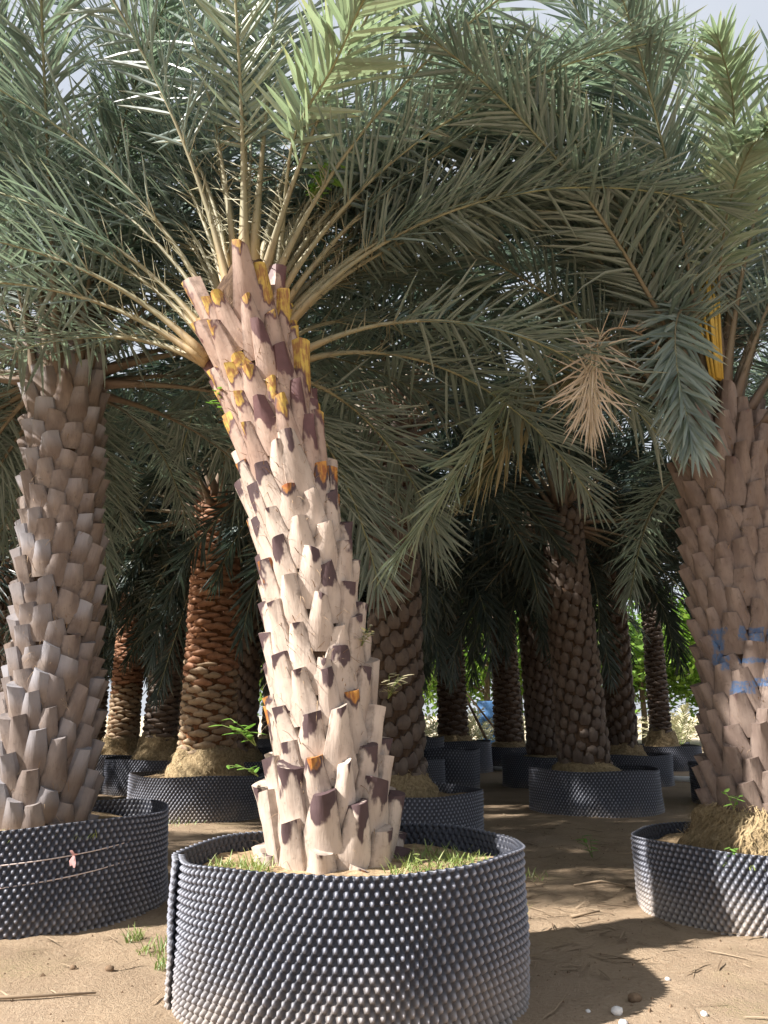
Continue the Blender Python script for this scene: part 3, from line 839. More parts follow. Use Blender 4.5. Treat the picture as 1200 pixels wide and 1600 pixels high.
# ---- right palm
rng = random.Random(33)
right = empty('date_palm', (2.33, 5.15, 0.34))
tag(right, 'brown date palm at the right edge with blue paint marks and root mound', 'palm tree', 'potted date palms')
trr = Trunk([(0, 0, 0), (0.0, 0, 1.0), (-0.02, 0, 2.0), (-0.03, 0, 2.66)], [0.30, 0.265, 0.25, 0.245, 0.245, 0.235])
corer = trunk_core(trr, M['fibre'], right, rng)
def painted(base):
    """the same leaf base with the strokes of blue spray paint that cross it"""
    m = base.copy(); m.name = 'leaf_base_blue_paint'
    k = NT.__new__(NT); k.m = m; k.t = m.node_tree; k.n = k.t.nodes; k.b = k.n['Principled BSDF']
    tc = k.new('ShaderNodeTexCoord'); tc.object = right
    sp = k.new('ShaderNodeSeparateXYZ'); k.set(sp.inputs[0], tc.outputs['Object'])
    X, Y, Z = sp.outputs
    nz = k.math('MULTIPLY', k.math('SUBTRACT', k.noise(tc.outputs['Object'], 14.0, 3), 0.5), 0.045)
    X = k.math('ADD', X, nz); Z = k.math('ADD', Z, nz)
    def box(x0, x1, z0, z1):
        z0 -= .14; z1 -= .14
        a = k.math('MULTIPLY', k.ramp(X, x0 - .006, x0 + .006), k.ramp(X, x1 + .006, x1 - .006))
        b = k.math('MULTIPLY', k.ramp(Z, z0 - .006, z0 + .006), k.ramp(Z, z1 + .006, z1 - .006))
        return k.math('MULTIPLY', a, b)
    tot = None
    for bx in ((-.27, -.22, 1.20, 1.46), (-.16, -.115, 1.38, 1.46), (-.10, -.02, 1.36, 1.45), (.0, .07, 1.30, 1.44), (-.22, -.10, 1.06, 1.13), (-.10, .03, 1.10, 1.15), (.06, .12, 1.12, 1.24), (-.17, -.02, 1.24, 1.27)):
        q = box(*bx); tot = q if tot is None else k.math('MAXIMUM', tot, q)
    tot = k.math('MULTIPLY', tot, k.ramp(Y, 0.02, -0.02))
    tot = k.math('MULTIPLY', tot, k.ramp(k.noise(tc.outputs['Object'], 38.0, 5, 0.75), 0.34, 0.56))
    src = k.b.inputs['Base Color'].links[0].from_socket
    k.set(k.b.inputs['Base Color'], k.mix(k.math('MULTIPLY', tot, 0.72), src, (0.03, 0.125, 0.29)))
    return m
M['boot_paint'] = painted(M['boot_right'])
br = [boot_mesh('leaf_base_brown', M['boot_right'], 0.195, rng.uniform(.078, .10), rng.uniform(.22, .27), 0.066, rng) for _ in range(8)]
brp = []
for me in br:
    c = me.copy(); c.name = 'leaf_base_painted'; c.materials.clear(); c.materials.append(M['boot_paint']); brp.append(c)
br2 = [boot_mesh('leaf_base_brown_long', M['boot_right'], 0.18, rng.uniform(.07, .085), rng.uniform(.30, .38), 0.058, rng) for _ in range(4)]
boots(trr, corer, 224, None, rng, lambda t: R(8), z0=0.04, z1=0.98, th0=2.0,
      pick=lambda t, i: rng.choice(br2) if t > .78 else (rng.choice(brp) if .20 < t < .56 else rng.choice(br)))
fibres(trr, corer, 1500, 3)
root_ball(right, (0, 0, -0.05), 0.52, 0.33, 0.34, 3.7, 2600)
crown(right, trr, 'green', 54, rng, 6, 84, 0.3, skip=lambda az, t: (225 < az < 315 and t > 30) or (85 < az < 226 and t > 40))

def world_frond(palm, ctrl, seed, leafm, rachm='rachis_brown', count=80, Lmax=0.42, W=0.03, bare=0.2, sag=0.12, wbase=0.09, side=None, plumose=1.0, single=False, mess=0.10):
    """a frond along world points, hung on its palm"""
    r = random.Random(seed); b = palm.location
    path = spline_path([Vector(c) - b for c in ctrl], 24)
    rb, lf = frond_shapes(path, r, count, bare, wbase, Lmax, W, plumose, sag, True, side, mess)
    f = rb.build('frond', M[rachm], palm)
    if single:
        single_leaflets(f, lf, leafm)
        return f
    tag(link('leaflets', leaflets_mesh(lf, M[leafm]), f), kind='stuff')
    return f
# long frond arching left and hanging behind the main trunk, sunlight painted into its leaf colour
world_frond(right, [(2.2, 5.15, 3.45), (1.75, 5.2, 3.75), (1.15, 5.2, 3.6), (0.72, 5.2, 3.05), (0.38, 5.2, 2.55), (0.08, 5.2, 2.15)], 301, 'leaf_sun_painted', bare=.25, Lmax=.46, W=.024)
# two more, browned
f = world_frond(right, [(2.2, 5.25, 3.4), (1.8, 5.35, 3.6), (1.2, 5.5, 3.45), (0.85, 5.6, 3.0), (0.6, 5.6, 2.7)], 302, 'leaf_mixed', bare=.25)
f['label'] = 'half dried frond turning tan'
# dead frond snapped and hanging in front of the others
f = world_frond(right, [(2.2, 5.1, 3.3), (1.75, 4.85, 3.58), (1.42, 4.6, 3.5), (1.28, 4.52, 3.2), (1.245, 4.5, 2.86)], 303, 'leaf_dry', 'rachis_dry', 95, 0.34, 0.013, .66, .12, .07, plumose=1.6, mess=1.5)
f['label'] = 'dead tan frond hanging limp'
# frond hanging straight down beside the trunk towards the camera
world_frond(right, [(2.15, 5.0, 3.45), (2.0, 4.75, 3.72), (1.86, 4.6, 3.55), (1.82, 4.55, 3.2), (1.85, 4.5, 2.7)], 304, 'leaf', count=70, bare=.30, Lmax=.36, side=Vector((1, 0.1, 0)))
# fronds rising and fanning over the top right corner
world_frond(right, [(2.3, 5.0, 3.45), (2.25, 4.8, 3.9), (2.2, 4.45, 4.25), (2.15, 4.0, 4.35), (2.1, 3.6, 4.2)], 305, 'leaf_sun_painted', bare=.3)
world_frond(right, [(2.35, 5.05, 3.5), (2.4, 4.9, 4.1), (2.35, 4.6, 4.6), (2.2, 4.2, 4.9), (1.95, 3.8, 4.95)], 306, 'leaf_sun_painted', bare=.3)
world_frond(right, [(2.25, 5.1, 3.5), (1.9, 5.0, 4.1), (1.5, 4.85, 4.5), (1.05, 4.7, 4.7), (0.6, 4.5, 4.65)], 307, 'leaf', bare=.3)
world_frond(right, [(2.3, 5.2, 3.3), (2.1, 5.25, 4.3), (1.75, 5.2, 5.2), (1.3, 5.1, 5.75), (0.8, 5.0, 5.95)], 308, 'leaf_sun_painted', bare=.3, Lmax=.5, W=.026)
world_frond(right, [(2.35, 5.3, 3.3), (2.3, 5.5, 4.4), (2.1, 5.7, 5.4), (1.8, 5.8, 6.1), (1.4, 5.8, 6.5)], 309, 'leaf_sun_painted', bare=.3, Lmax=.5, W=.026)
world_frond(right, [(2.4, 5.2, 3.3), (2.5, 5.2, 4.4), (2.45, 5.1, 5.4), (2.2, 4.95, 6.0), (1.85, 4.8, 6.3)], 310, 'leaf_sun_painted', bare=.3, Lmax=.5, W=.026)
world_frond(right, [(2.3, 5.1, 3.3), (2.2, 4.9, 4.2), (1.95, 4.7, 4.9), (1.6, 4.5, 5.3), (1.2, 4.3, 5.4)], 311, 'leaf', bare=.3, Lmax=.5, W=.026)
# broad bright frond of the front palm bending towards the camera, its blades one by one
world_frond(main, [(-.62, 4.05, 3.35), (-.585, 4.0, 3.78), (-.50, 3.75, 4.24), (-.27, 3.45, 4.42), (-.09, 3.1, 4.50), (.12, 2.72, 4.50)], 110, 'leaf_sun_painted', 'rachis', 44, .42, .034, .42, .1, .1, single=True)
rw = random.Random(88)
for i in range(12):
    a = R(rw.uniform(105, 225)); tl = rw.uniform(8, 36)
    add_frond(right, 'green', trr.at(1.0)[0] + Vector((math.cos(a) * .12, math.sin(a) * .12, .05)), a, tl, rw, rw.gauss(0, .15), rw.uniform(1.0, 1.12))
# yellow flower stalks in the right crown
fs = MB(); rf = random.Random(9)
for k in range(16):
    a = rf.uniform(0, 6.28); q = rf.uniform(.02, .09)
    fs.tube([Vector((-0.12 + q * math.cos(a) * .5, -0.28 + q * math.sin(a) * .4, 2.95)), Vector((-0.14 + q * math.cos(a), -0.33 + q * math.sin(a), 3.4)), Vector((-0.15 + 1.6 * q * math.cos(a), -0.36 + 1.6 * q * math.sin(a), 3.75))], [.012, .009, .005], 5)
tag(fs.build('flower_stalks', M['flower'], right), kind='stuff')['label'] = 'upright bunch of yellow flower stalks'

# ------------------------------------------------------------------ near pots
pw = pot_mesh('pot_wall_main', M['pot'], 0.725, 0.73, 0.57, 3, rows=20, flap=R(186), tilt=(0.018, -0.006))
pot((-0.135, 3.80), 'large studded blue black pot in front holding the leaning palm', pw, 0.57, 0.725, 0.10, 0.02, solid=True, seed=2)
pw = pot_mesh('pot_wall_left', M['pot_clean'], 0.84, 0.81, 0.54, 8, tilt=(0.02, 0.0))
pot((-2.23, 5.37), 'studded black pot at the left edge with two pale strings around it', pw, 0.53, 0.79, 0.08, 0.02, solid=True, seed=5)
pw = pot_mesh('pot_wall_right', M['pot_dusty'], 0.79, 0.79, 0.415, 14, rows=15, tilt=(0.0, -0.01))
pot((2.38, 5.25), 'low dusty studded pot at the right edge below the blue painted palm', pw, 0.40, 0.78, 0.07, 0.02, solid=True, seed=7)

# ================================================================== palms behind
MIDW = pot_mesh('pot_wall_mid', M['pot_clean'], 0.80, 0.79, 0.50, 31, 116, 5, 17, 4, relief=0.018)
MIDW2 = pot_mesh('pot_wall_mid_dusty', M['pot'], 0.80, 0.79, 0.48, 32, 116, 5, 17, 4, relief=0.018)
FARW = pot_mesh('pot_wall_far', M['pot_clean'], 0.80, 0.79, 0.50, 33, 110, 4, 16, 3)
rk = random.Random(77)
KNOB = [boot_mesh('leaf_base_lip', M['boot_orange'], rk.uniform(.25, .30), .1, .075, .042, rk, lens=True) for _ in range(6)]
KNOB_T = [boot_mesh('leaf_base_lip_tan', M['boot_tan'], rk.uniform(.22, .27), .1, .08, .042, rk, lens=True) for _ in range(6)]
KNOB_D = [boot_mesh('leaf_base_lip_dark', M['boot_dark'], rk.uniform(.22, .27), .1, .08, .042, rk, lens=True) for _ in range(4)]
ROUND = [boot_mesh('leaf_base_round', M['boot_dark'], .145, .11, rk.uniform(.14, .17), .05, rk, round_=.35) for _ in range(6)]

def back_palm(x, y, label, pot_label, style, seed, r=0.28, h=3.0, lean=(0, 0), n=None, joined=True, fronds=42, key='far', pot_wall=None, pot_h=0.5, ball=0.3, low=106, pot_scale=1.0, offset=(0, 0), skip=None, taper=0.85, skirt=16):
    rng = random.Random(seed); h += 0.6
    z = pot_h - 0.08
    p = empty('date_palm', (x + offset[0], y + offset[1], z))
    tag(p, label, 'palm tree', 'potted date palms')
    tr = Trunk([(0, 0, 0), (lean[0] * .3, lean[1] * .3, h * .35), (lean[0] * .7, lean[1] * .7, h * .7), (lean[0], lean[1], h)], [r * 1.08, r, r * .96, r * .9, r * taper])
    core = trunk_core(tr, M['fibre_orange'] if style == 'knob' else M['fibre'], p, rng)
    if style == 'knob':
        boots(tr, core, n or 300, None, rng, lambda t: R(4), div=0.382, z0=.05, z1=1.0, th0=rng.uniform(0, 6), joined=joined, mat=M['boot_orange'],
              pick=lambda t, i: rng.choice(KNOB if t > .34 + rng.uniform(-.06, .06) else KNOB_T))
    elif style == 'knob_dark':
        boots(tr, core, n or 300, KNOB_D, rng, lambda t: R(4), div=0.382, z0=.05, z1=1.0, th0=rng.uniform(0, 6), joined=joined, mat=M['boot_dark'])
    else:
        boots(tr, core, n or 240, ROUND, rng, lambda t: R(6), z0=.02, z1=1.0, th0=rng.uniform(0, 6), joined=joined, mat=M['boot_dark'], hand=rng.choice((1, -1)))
    if ball: root_ball(p, (0, 0, -0.04), r + .20, r + .05, ball, seed * .37, 500 if not joined else 0)
    crown(p, tr, key, fronds, rng, 10, low, rng.uniform(0, 6), skip)
    top = tr.at(1.0)[0]
    for i in range(skirt):                          # oldest fronds hanging under the crown
        a = i * 2.39996 + rng.uniform(-.3, .3); tl = rng.uniform(84, 122)
        if 228 < math.degrees(a) % 360 < 312 or (skip and skip(math.degrees(a) % 360, tl)): continue
        add_frond(p, key, top + Vector((math.cos(a) * r * .8, math.sin(a) * r * .8, -.2)), a, tl, rng, rng.gauss(0, .2), rng.uniform(.75, .95))
    if pot_label:
        w = pot_wall or FARW
        pot((x, y), pot_label, w, 0.5, .79, .08, .02, rng.uniform(0, 6), (pot_scale, pot_scale, pot_h / 0.5), seed=seed)
    return p

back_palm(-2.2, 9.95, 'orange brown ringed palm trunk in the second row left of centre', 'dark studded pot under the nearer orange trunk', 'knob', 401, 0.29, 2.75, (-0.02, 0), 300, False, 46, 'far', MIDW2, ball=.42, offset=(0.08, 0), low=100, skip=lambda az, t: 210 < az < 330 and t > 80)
back_palm(-4.75, 15.0, 'thin orange palm trunk with yellow band farther back on the left', 'grey studded pot under the thin far orange trunk', 'knob', 402, 0.235, 2.9, (0.02, 0), 300, False, 44, 'far', MIDW2, ball=.42, low=98, skirt=8, skip=lambda az, t: 195 < az < 345 and t > 58)
back_palm(-3.55, 13.0, 'dark ringed palm trunk between the two orange trunks', 'dark pot between the two orange trunks', 'knob_dark', 403, 0.21, 2.9, (0.12, 0), 260, True, 46, 'far', ball=.5, skirt=8, skip=lambda az, t: 195 < az < 345 and t > 58)
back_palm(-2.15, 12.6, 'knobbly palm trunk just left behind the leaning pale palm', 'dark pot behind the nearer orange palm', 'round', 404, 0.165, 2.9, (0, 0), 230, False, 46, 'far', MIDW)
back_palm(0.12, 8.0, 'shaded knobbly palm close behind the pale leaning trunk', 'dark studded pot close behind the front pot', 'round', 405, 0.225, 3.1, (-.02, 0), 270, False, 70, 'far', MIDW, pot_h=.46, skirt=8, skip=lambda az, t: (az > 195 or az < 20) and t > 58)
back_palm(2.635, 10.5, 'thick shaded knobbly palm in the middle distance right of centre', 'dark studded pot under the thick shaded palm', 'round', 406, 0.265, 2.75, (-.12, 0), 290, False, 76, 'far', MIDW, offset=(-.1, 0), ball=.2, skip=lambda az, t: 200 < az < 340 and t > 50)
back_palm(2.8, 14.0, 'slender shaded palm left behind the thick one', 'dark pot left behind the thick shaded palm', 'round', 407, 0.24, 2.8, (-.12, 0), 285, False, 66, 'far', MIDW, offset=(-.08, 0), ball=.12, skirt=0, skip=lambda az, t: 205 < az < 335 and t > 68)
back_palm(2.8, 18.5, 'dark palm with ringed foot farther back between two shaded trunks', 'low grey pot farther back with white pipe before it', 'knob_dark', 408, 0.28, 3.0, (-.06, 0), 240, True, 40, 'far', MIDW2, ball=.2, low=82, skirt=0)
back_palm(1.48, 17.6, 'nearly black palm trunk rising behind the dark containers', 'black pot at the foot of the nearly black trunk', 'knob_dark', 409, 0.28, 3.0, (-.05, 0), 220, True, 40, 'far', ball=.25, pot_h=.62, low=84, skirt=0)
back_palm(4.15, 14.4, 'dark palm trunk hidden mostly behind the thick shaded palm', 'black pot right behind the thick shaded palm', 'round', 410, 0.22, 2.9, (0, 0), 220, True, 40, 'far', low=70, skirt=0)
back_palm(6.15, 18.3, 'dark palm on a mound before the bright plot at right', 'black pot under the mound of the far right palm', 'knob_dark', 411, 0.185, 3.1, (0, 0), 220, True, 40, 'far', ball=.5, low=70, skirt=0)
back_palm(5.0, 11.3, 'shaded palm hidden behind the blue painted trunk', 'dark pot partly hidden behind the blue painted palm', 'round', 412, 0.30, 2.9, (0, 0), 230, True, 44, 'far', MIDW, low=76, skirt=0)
# deeper rows
deep = [(-6.75, 19.0, 'dim palm trunk behind the thin far orange one'), (-5.8, 12.3, 'shaded palm trunk cut by the left frame edge'), (-4.9, 5.8, 'palm beyond the left frame edge with fronds reaching in'), (-5.0, 11.3, 'palm hidden behind the left edge palm, only fronds showing'),
        (-3.1, 17.2, 'dim palm deep in the shade between the orange trunks'), (-5.1, 21.5, 'dim palm in the deepest row at left'), (-1.2, 16.6, 'dim palm deep behind the pale leaning trunk'),
        (-1.6, 21.8, 'dim palm in the deepest row behind the pale palm'), (0.1, 12.6, 'dim palm hidden behind the shaded knobbly palm'), (-8.2, 16.0, 'dim palm at the far left of the plot'),
        (5.6, 7.6, 'palm beyond the right frame edge with fronds reaching in'), (7.4, 13.2, 'dim palm behind the right edge palm'), (-8.4, 22.5, 'dim palm in the deepest row far left'), (-3.3, 24.5, 'dim palm at the back of the left rows')]
for i, (x, y, lb) in enumerate(deep):
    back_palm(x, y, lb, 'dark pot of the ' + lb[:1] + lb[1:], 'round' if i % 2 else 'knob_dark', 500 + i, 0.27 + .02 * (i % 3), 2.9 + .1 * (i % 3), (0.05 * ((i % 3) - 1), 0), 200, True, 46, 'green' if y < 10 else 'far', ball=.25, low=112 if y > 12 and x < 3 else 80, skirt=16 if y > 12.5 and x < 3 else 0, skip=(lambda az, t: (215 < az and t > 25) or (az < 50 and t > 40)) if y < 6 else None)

# ================================================================== small things
# dark containers between the trunks
cw = pot_mesh('container_wall', M['pot_clean'], 0.52, 0.52, 0.62, 61, 64, 4, 16, 3)
e = empty('plant_container', (0.98, 13.2, 0)); link('container_wall', cw, e); soil_mesh(.51, .55, 3).build('soil', M['soil'], e)
tag(e, 'black container without a palm standing behind the shaded knobbly palm', 'container')
e = empty('plant_container', (0.55, 14.3, 0)); link('container_wall', cw, e); soil_mesh(.51, .55, 4).build('soil', M['soil'], e); e.scale = (.9, .9, 1.25)
tag(e, 'taller black container behind another black container', 'container')
# irrigation pipe
pp = MB(); pp.tube([(1.55, 18.6, .05), (2.6, 17.35, .05), (4.0, 15.85, .05), (5.9, 14.2, .05)], .045, 10)
tag(pp.build('water_pipe', M['pipe']), 'white plastic pipe lying on the ground between the far pots', 'pipe')
# support poles
def pole(a, b, r, mat, label):
    m = MB(); m.tube([a, ((a[0] + b[0]) / 2 + .01, (a[1] + b[1]) / 2, (a[2] + b[2]) / 2), b], [r, r * .95, r * .85], 7)
    tag(m.build('support_pole', M[mat]), label, 'pole', 'support poles')
pole((2.75, 19.9, 0), (1.55, 20.6, 2.6), .035, 'pole_dark', 'slanting dark pole between the two far dark trunks')
pole((3.1, 21.8, .6), (1.5, 21.9, 2.6), .028, 'pole_dark', 'upper thin slanting pole behind the far dark trunks')
pole((.95, 22.5, 0), (1.0, 22.6, 2.4), .05, 'pole', 'upright pale pole left of the nearly black trunk')
pole((8.3, 22.0, 0), (9.5, 22.6, 1.75), .035, 'pole', 'pale pole slanting up right before the bright plot')
pole((10.3, 23.0, 0), (9.4, 22.5, 1.7), .035, 'pole', 'pale pole slanting left before the bright plot')

# strings round the left pot
def string(z0, z1, a0, a1, label):
    m = MB(); pts = []
    for i in range(40):
        t = i / 39; a = R(a0 + (a1 - a0) * t); q = 0.836 + 0.004 * math.sin(9 * t)
        pts.append((-2.25 + q * math.cos(a), 5.37 + q * math.sin(a), z0 + (z1 - z0) * t - 0.02 * math.sin(PI * t)))
    m.tube(pts, .0035, 5); return m, pts, label
for z0, z1, lb in ((.30, .43, 'upper pale string tied round the left edge pot'), (.17, .33, 'lower pale string sagging round the left edge pot')):
    m, pts, lb = string(z0, z1, 200, 345, lb)
    tag(m.build('string', M['string']), lb, 'string', 'strings round the left pot')
rb = MB(); c = Vector((-2.23 + .85 * math.cos(R(308)), 5.37 + .85 * math.sin(R(308)), .385))
for dx, dz in ((-.012, .03), (.022, .012), (-.008, -.05), (.012, -.06)):
    a = c + Vector((dx, -.015, dz)); rb.grid([[c + Vector((-.006, 0, 0)), c + Vector((.006, -.004, 0))], [c.lerp(a, .6) + Vector((-.012, -.008, .006)), c.lerp(a, .6) + Vector((.012, -.004, .0))], [a + Vector((-.004, 0, 0)), a + Vector((.005, 0, 0))]])
tag(rb.build('ribbon', M['ribbon']), 'small pink ribbon knot on the upper string', 'ribbon')

# weeds
weed((1.72, 7.05, 0), 'small green seedling standing alone on bare soil right of the front pot', 14, .11, 3)
weed((-.62, 4.0, 1.0), 'leafy green weed sprouting from the left side of the pale trunk', 20, .10, 4, lean=(-.12, -.03), height=.7)
weed((-.60, 3.98, .86), 'lower green weed on the left side of the pale trunk', 12, .075, 5, lean=(-.10, -.02), height=.4)
weed((-.86, 4.02, 2.72), 'tuft of green leaf left of the upper pale trunk', 8, .07, 6, lean=(-.04, -.02))
weed((-.63, 3.90, 2.95), 'tiny green sprig among the yellow leaf bases', 7, .035, 7)
weed((-.11, 3.92, 1.47), 'dry grey weed on the right of the pale trunk, upper clump', 26, .055, 8, 'weed_dry', lean=(.04, -.02))
weed((.02, 3.95, 1.22), 'dry grey weed on the right of the pale trunk, lower clump', 40, .065, 9, 'weed_dry', lean=(.05, -.02))
weed((2.0, 4.82, .62), 'bright green weed at the left foot of the blue painted palm', 12, .075, 10)
weed((1.92, 4.62, .36), 'low green weed behind the rim of the dusty right pot', 12, .06, 11)
weed((2.42, 4.52, .35), 'spreading green weed in the dusty right pot under the root mound', 30, .07, 12, lean=(.1, 0), height=.5)
weed((2.12, 4.48, .34), 'pale green weed near the front rim of the dusty right pot', 12, .05, 13, height=.6)
weed((-.55, 3.42, .46), 'small weed in the front pot left of the trunk', 10, .04, 14)
weed((.16, 3.65, .46), 'grassy weed at the right foot of the pale trunk', 12, .07, 15, 'grass')
weed((-.42, 4.02, 4.05), 'green climber leaves in the heart of the front crown', 30, .09, 16, lean=(.1, -.1))
grass('grass', [(-.64, 3.80, .465, .15), (-.50, 3.42, .465, .12), (.24, 4.0, .47, .22), (.16, 3.65, .465, .15), (.36, 3.85, .465, .14)], 'short green grass on the soil of the front pot', 21, 900)
grass('grass', [(-2.2, 4.72, .46, .22), (-1.8, 4.9, .46, .2), (-2.5, 4.7, .46, .2)], 'thin dry grass on the soil of the left edge pot', 22, 380, .02, .08)
grass('grass', [(2.3, 4.5, .34, .25), (2.0, 4.7, .34, .2)], 'sparse grass on the soil of the dusty right pot', 23, 200, .02, .07)
grass('grass', [(-1.12, 4.35, None, .10), (-1.0, 4.1, None, .07), (-1.3, 4.55, None, .05), (1.98, 4.1, None, .12), (-2.2, 9.2, None, .3), (1.0, 6.2, None, .2), (.75, 5.1, None, .08)], 'scattered thin grass tufts on the sandy ground', 24, 420, .03, .13)

# ground litter
def rock(loc, s, seed, label, mat='stone', name='stone', cat='stone', group='pale stones on the ground'):
    rg = random.Random(seed); m = MB(); rows = []
    for i in range(7):
        la = PI * i / 6
        rows.append([Vector((s * math.sin(la) * math.cos(a), s * math.sin(la) * math.sin(a) * .85, s * .7 * math.cos(la))) * (1 + .25 * noise.noise((math.cos(a) * math.sin(la) * 2 + seed, math.sin(a) * 2, math.cos(la) * 2))) for a in [2 * PI * j / 10 for j in range(10)]])
    m.grid(rows, True)
    o = m.build(name, M[mat]); o.location = (loc[0], loc[1], ground_z(loc[0], loc[1]) + s * .35); o.rotation_euler.z = rg.uniform(0, 6)
    tag(o, label, cat, group)
rock((.905, 3.47, 0), .026, 1, 'round pale stone in the shadow of the front pot')
rock((.90, 3.37, 0), .018, 2, 'smaller pale stone beside the round one in the pot shadow')
rock((.80, 3.50, 0), .012, 3, 'tiny white pebble left of the round pale stone')
rock((.90, 3.18, 0), .030, 4, 'white stone near the lower frame edge right of the front pot')
rock((.76, 3.20, 0), .020, 5, 'off white stone close to the front pot at the lower edge')
rock((.70, 3.22, 0), .016, 6, 'small off white stone against the foot of the front pot')
rock((.87, 3.08, 0), .018, 7, 'pale chip of stone lowest in the frame')
rock((1.24, 3.46, 0), .016, 8, 'pale stone at the edge of the pot shadow')
rock((1.25, 3.9, 0), .012, 9, 'white pebble on open sand below the right pot')
rock((1.02, 3.62, 0), .03, 10, 'brown clod of earth in the shadow of the front pot', 'clod', 'clod', 'clod', 'clods of earth')
rock((-1.25, 4.02, 0), .022, 11, 'dark clod on the sunlit sand left of the front pot', 'clod', 'clod', 'clod', 'clods of earth')
rock((-1.43, 4.06, 0), .016, 12, 'small dark clod below the left edge pot', 'clod', 'clod', 'clod', 'clods of earth')
rg = random.Random(44); cl = MB()
for k in range(1500):
    x = rg.uniform(-3.2, 3.2); y = rg.uniform(2.6, 9.0); s = rg.uniform(.003, .012) * (1.6 if rg.random() < .08 else 1)
    z = ground_z(x, y); o = len(cl.v)
    for d in ((1, 0, -.3), (-.5, .8, -.3), (-.5, -.8, -.3), (0, 0, .8)): cl.v.append((x + d[0] * s * rg.uniform(.7, 1.2), y + d[1] * s, z + d[2] * s))
    for t in ((0, 1, 3), (1, 2, 3), (2, 0, 3)): cl.face([o + i for i in t], None, rg.random())
tag(cl.build('gravel', M['clod'], None, False), 'fine crumbs of earth strewn over the sandy ground', 'gravel', None, 'stuff')
lt = MB()
for k in range(700):
    x = rg.uniform(-2.6, 3.0); y = rg.uniform(2.8, 10.0); z = ground_z(x, y) + .006
    if rg.random() < .45:  x = rg.uniform(.6, 2.2); y = rg.uniform(4.0, 9.0); z = ground_z(x, y) + .006
    a = rg.uniform(0, 6.28); d = Vector((math.cos(a), math.sin(a), rg.uniform(0, .12))).normalized(); w = Vector((-math.sin(a), math.cos(a), 0))
    leaflet(lt, Vector((x, y, z)), d, w, Vector((0, 0, 1)), rg.uniform(.05, .26), rg.uniform(.005, .014), .02, rg.random(), .4)
tag(lt.build('leaf_litter', M['litter'], None, False), 'dry leaflets and twigs lying on the ground', 'litter', None, 'stuff')
def twig(pts, r, label):
    m = MB(); m.tube([(x, y, ground_z(x, y) + z) for x, y, z in pts], [r] * (len(pts) - 1) + [r * .5], 5)
    tag(m.build('twig', M['litter']), label, 'twig', 'dry twigs')
twig([(-1.9, 3.62, .01), (-1.55, 3.66, .015), (-1.2, 3.7, .01)], .008, 'long pale dry stalk on sunlit sand at lower left')
twig([(-1.95, 3.5, .01), (-1.75, 3.52, .012), (-1.6, 3.53, .01)], .006, 'shorter dry stalk at the lower left edge')
twig([(1.3, 5.9, .01), (1.5, 5.95, .03), (1.72, 5.8, .01)], .008, 'dark bent twig on the sand between the front and right pots')
twig([(1.1, 5.1, .01), (1.28, 5.15, .02)], .010, 'short dark twig below the right pot side')
twig([(-1.02, 4.45, .16), (-.93, 4.3, .19), (-.86, 4.2, .17)], .004, 'thin dry stem poking out left of the front pot')

# ================================================================== bright plot beyond: broadleaf trees, young palms
def broad_tree_meshes(seed):
    rg = random.Random(seed); tb = MB(); lf = MB(); tips = []
    tb.tube([(0, 0, 0), (.05, .02, 1.2), (.02, 0, 2.6), (.1, .05, 4.2)], [.16, .13, .11, .05], 8)
    for k in range(12):
        a = rg.uniform(0, 6.28); z = rg.uniform(1.8, 4.0); L = rg.uniform(1.2, 2.4)
        p0 = Vector((.04, .02, z)); p1 = p0 + Vector((math.cos(a) * L * .6, math.sin(a) * L * .6, L * .35)); p2 = p1 + Vector((math.cos(a) * L * .4, math.sin(a) * L * .4, L * rg.uniform(-.1, .5)))
        tb.tube([p0, p1, p2], [.05, .035, .015], 5); tips += [p1, p2, p1.lerp(p2, .5)]
    for k in range(3600):
        c = rg.choice(tips); p = c + Vector((rg.gauss(0, .5), rg.gauss(0, .5), rg.gauss(-.15, .55)))
        d = Vector((rg.gauss(0, 1), rg.gauss(0, 1), rg.gauss(-.3, .6))).normalized(); w = d.cross(Vector((rg.random(), rg.random(), 1))).normalized()
        o = len(lf.v); L = rg.uniform(.20, .36)
        lf.v.extend((p, p + d * L * .5 + w * L * .28, p + d * L, p + d * L * .5 - w * L * .28)); r = rg.random()
        lf.face((o, o + 1, o + 2, o + 3), [(0, 0), (1, .4), (.5, .7), (0, .4)], r)
    return tb.mesh('broadleaf_trunk', M['bark']), lf.mesh('broadleaf_crown', M['tree_leaf'], False)
BT = [broad_tree_meshes(s) for s in (1, 2, 3)]
spots = [(1.0, 31, 'first'), (4.2, 33, 'second'), (7.4, 31, 'third'), (10.6, 33.5, 'fourth'), (13.4, 30.5, 'fifth'), (16.5, 33, 'sixth'), (-2.4, 33, 'seventh'), (-6.5, 34, 'eighth'), (19.5, 31, 'ninth'), (2.6, 36, 'tenth'), (5.9, 35.5, 'eleventh'), (9.1, 36, 'twelfth'), (12.1, 35, 'thirteenth'), (15.0, 36, 'fourteenth')]
for i, (x, y, q) in enumerate(spots):
    e = empty('broadleaf_tree', (x, y, 0)); e.rotation_euler.z = i * 1.7; sc = .95 + .12 * (i % 3); e.scale = (sc, sc, sc)
    tm, lm = BT[i % 3]; link('trunk', tm, e); tag(link('crown', lm, e), kind='stuff')
    tag(e, (('lime green broadleaf tree, %s from the centre in the nearer row beyond the palms' if y < 34.5 else 'lime green broadleaf tree, %s counted into the farther row beyond the palms') % q) if q else 'lime green broadleaf tree standing behind the front row of broadleaf trees', 'tree', 'broadleaf trees beyond the palms')
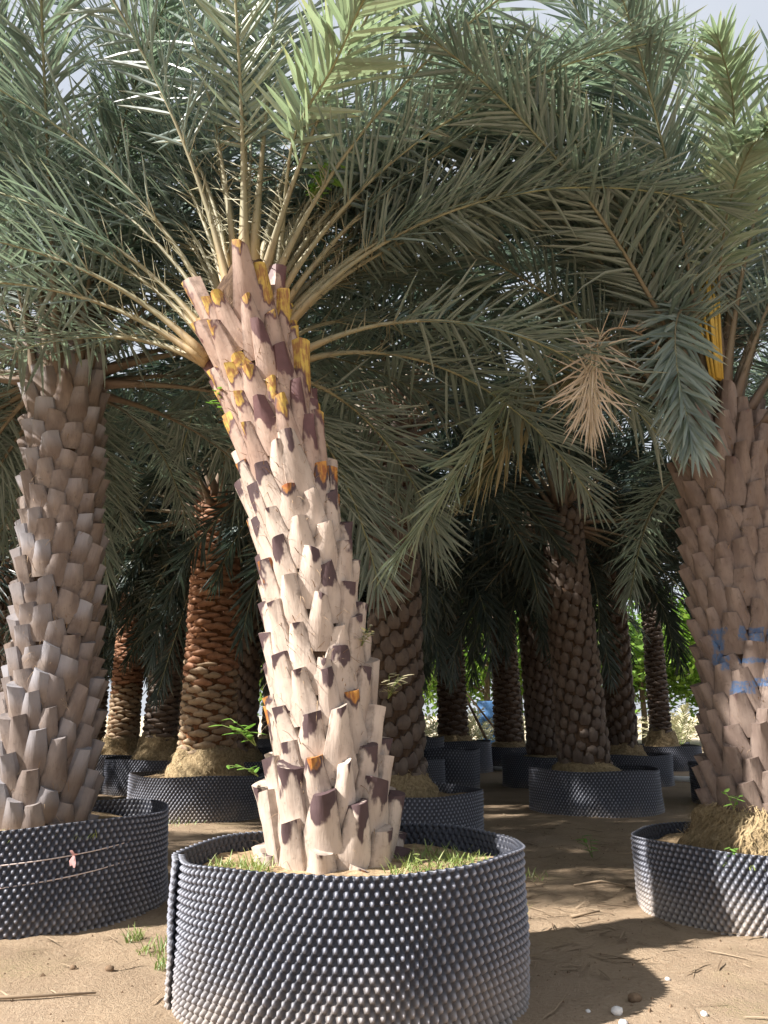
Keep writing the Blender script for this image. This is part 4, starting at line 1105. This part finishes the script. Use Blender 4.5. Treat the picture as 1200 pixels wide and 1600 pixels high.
# young palms in bags
YP = []
for s in range(3):
    rg = random.Random(900 + s); lf = MB(); st = MB()
    for k in range(11):
        a = k * 2.4; path = arc_path(rg.uniform(.8, 1.2), R(10 + 5 * k), R(45), rg, 10)
        q = Matrix.Rotation(a, 3, 'Z'); path = [q @ p + Vector((0, 0, .32)) for p in path]
        rb2, l2 = frond_shapes(path, rg, 16, .2, .03, .25, .035, .8, .1, False)
        for z in l2: leaflet(lf, *z[:4], z[4], z[5], z[6], z[7], .4, z[8])
        st.tube(path, [.012 - .001 * i for i in range(len(path))], 4)
    bag = MB(); bag.grid([[(q * math.cos(2 * PI * j / 14), q * math.sin(2 * PI * j / 14), z) for j in range(14)] for q, z in ((.17, 0), (.2, .12), (.205, .26), (.195, .34), (.18, .33), (.0, .31))], True)
    YP.append((bag.mesh('bag', M['pot_clean']), st.mesh('young_stem', M['stem']), lf.mesh('young_leaves', M['young_leaf'], False)))
k = 0; ry = random.Random(6)
for j, y in enumerate((22.5, 24.5, 26.5)):
    for i in range(6):
        x = .6 + i * 1.9 + .6 * j + ry.uniform(-.2, .2)
        b, s, l = YP[k % 3]; k += 1
        e = empty('young_palm', (x, y + ry.uniform(-.3, .3), 0)); e.rotation_euler.z = ry.uniform(0, 6); sc = ry.uniform(.8, 1.25); e.scale = (sc, sc, sc)
        link('bag', b, e); link('stem', s, e); tag(link('leaves', l, e), kind='stuff')
        tag(e, 'small pale young palm in a dark bag in the bright plot beyond the trunks', 'young palm', 'young palms in the bright plot')
# blue drum seen between the dark trunks
bd = MB(); bd.grid([[(q * math.cos(2 * PI * j / 20), q * math.sin(2 * PI * j / 20), z) for j in range(20)] for q, z in ((.0, 0.01), (.29, 0), (.30, .05), (.30, .28), (.315, .30), (.30, .32), (.30, .6), (.315, .62), (.30, .64), (.30, .86), (.27, .9), (0, .89))], True)
st = MB(); st.tube([(0, 0, 0), (0, 0, .5)], .02, 6)
o = bd.build('water_drum', M['blue']); o.location = (3.25, 25.6, 0.0); o.scale = (1.1, 1.1, 1.75)
tag(o, 'blue plastic drum in the bright plot seen between two dark trunks', 'drum')
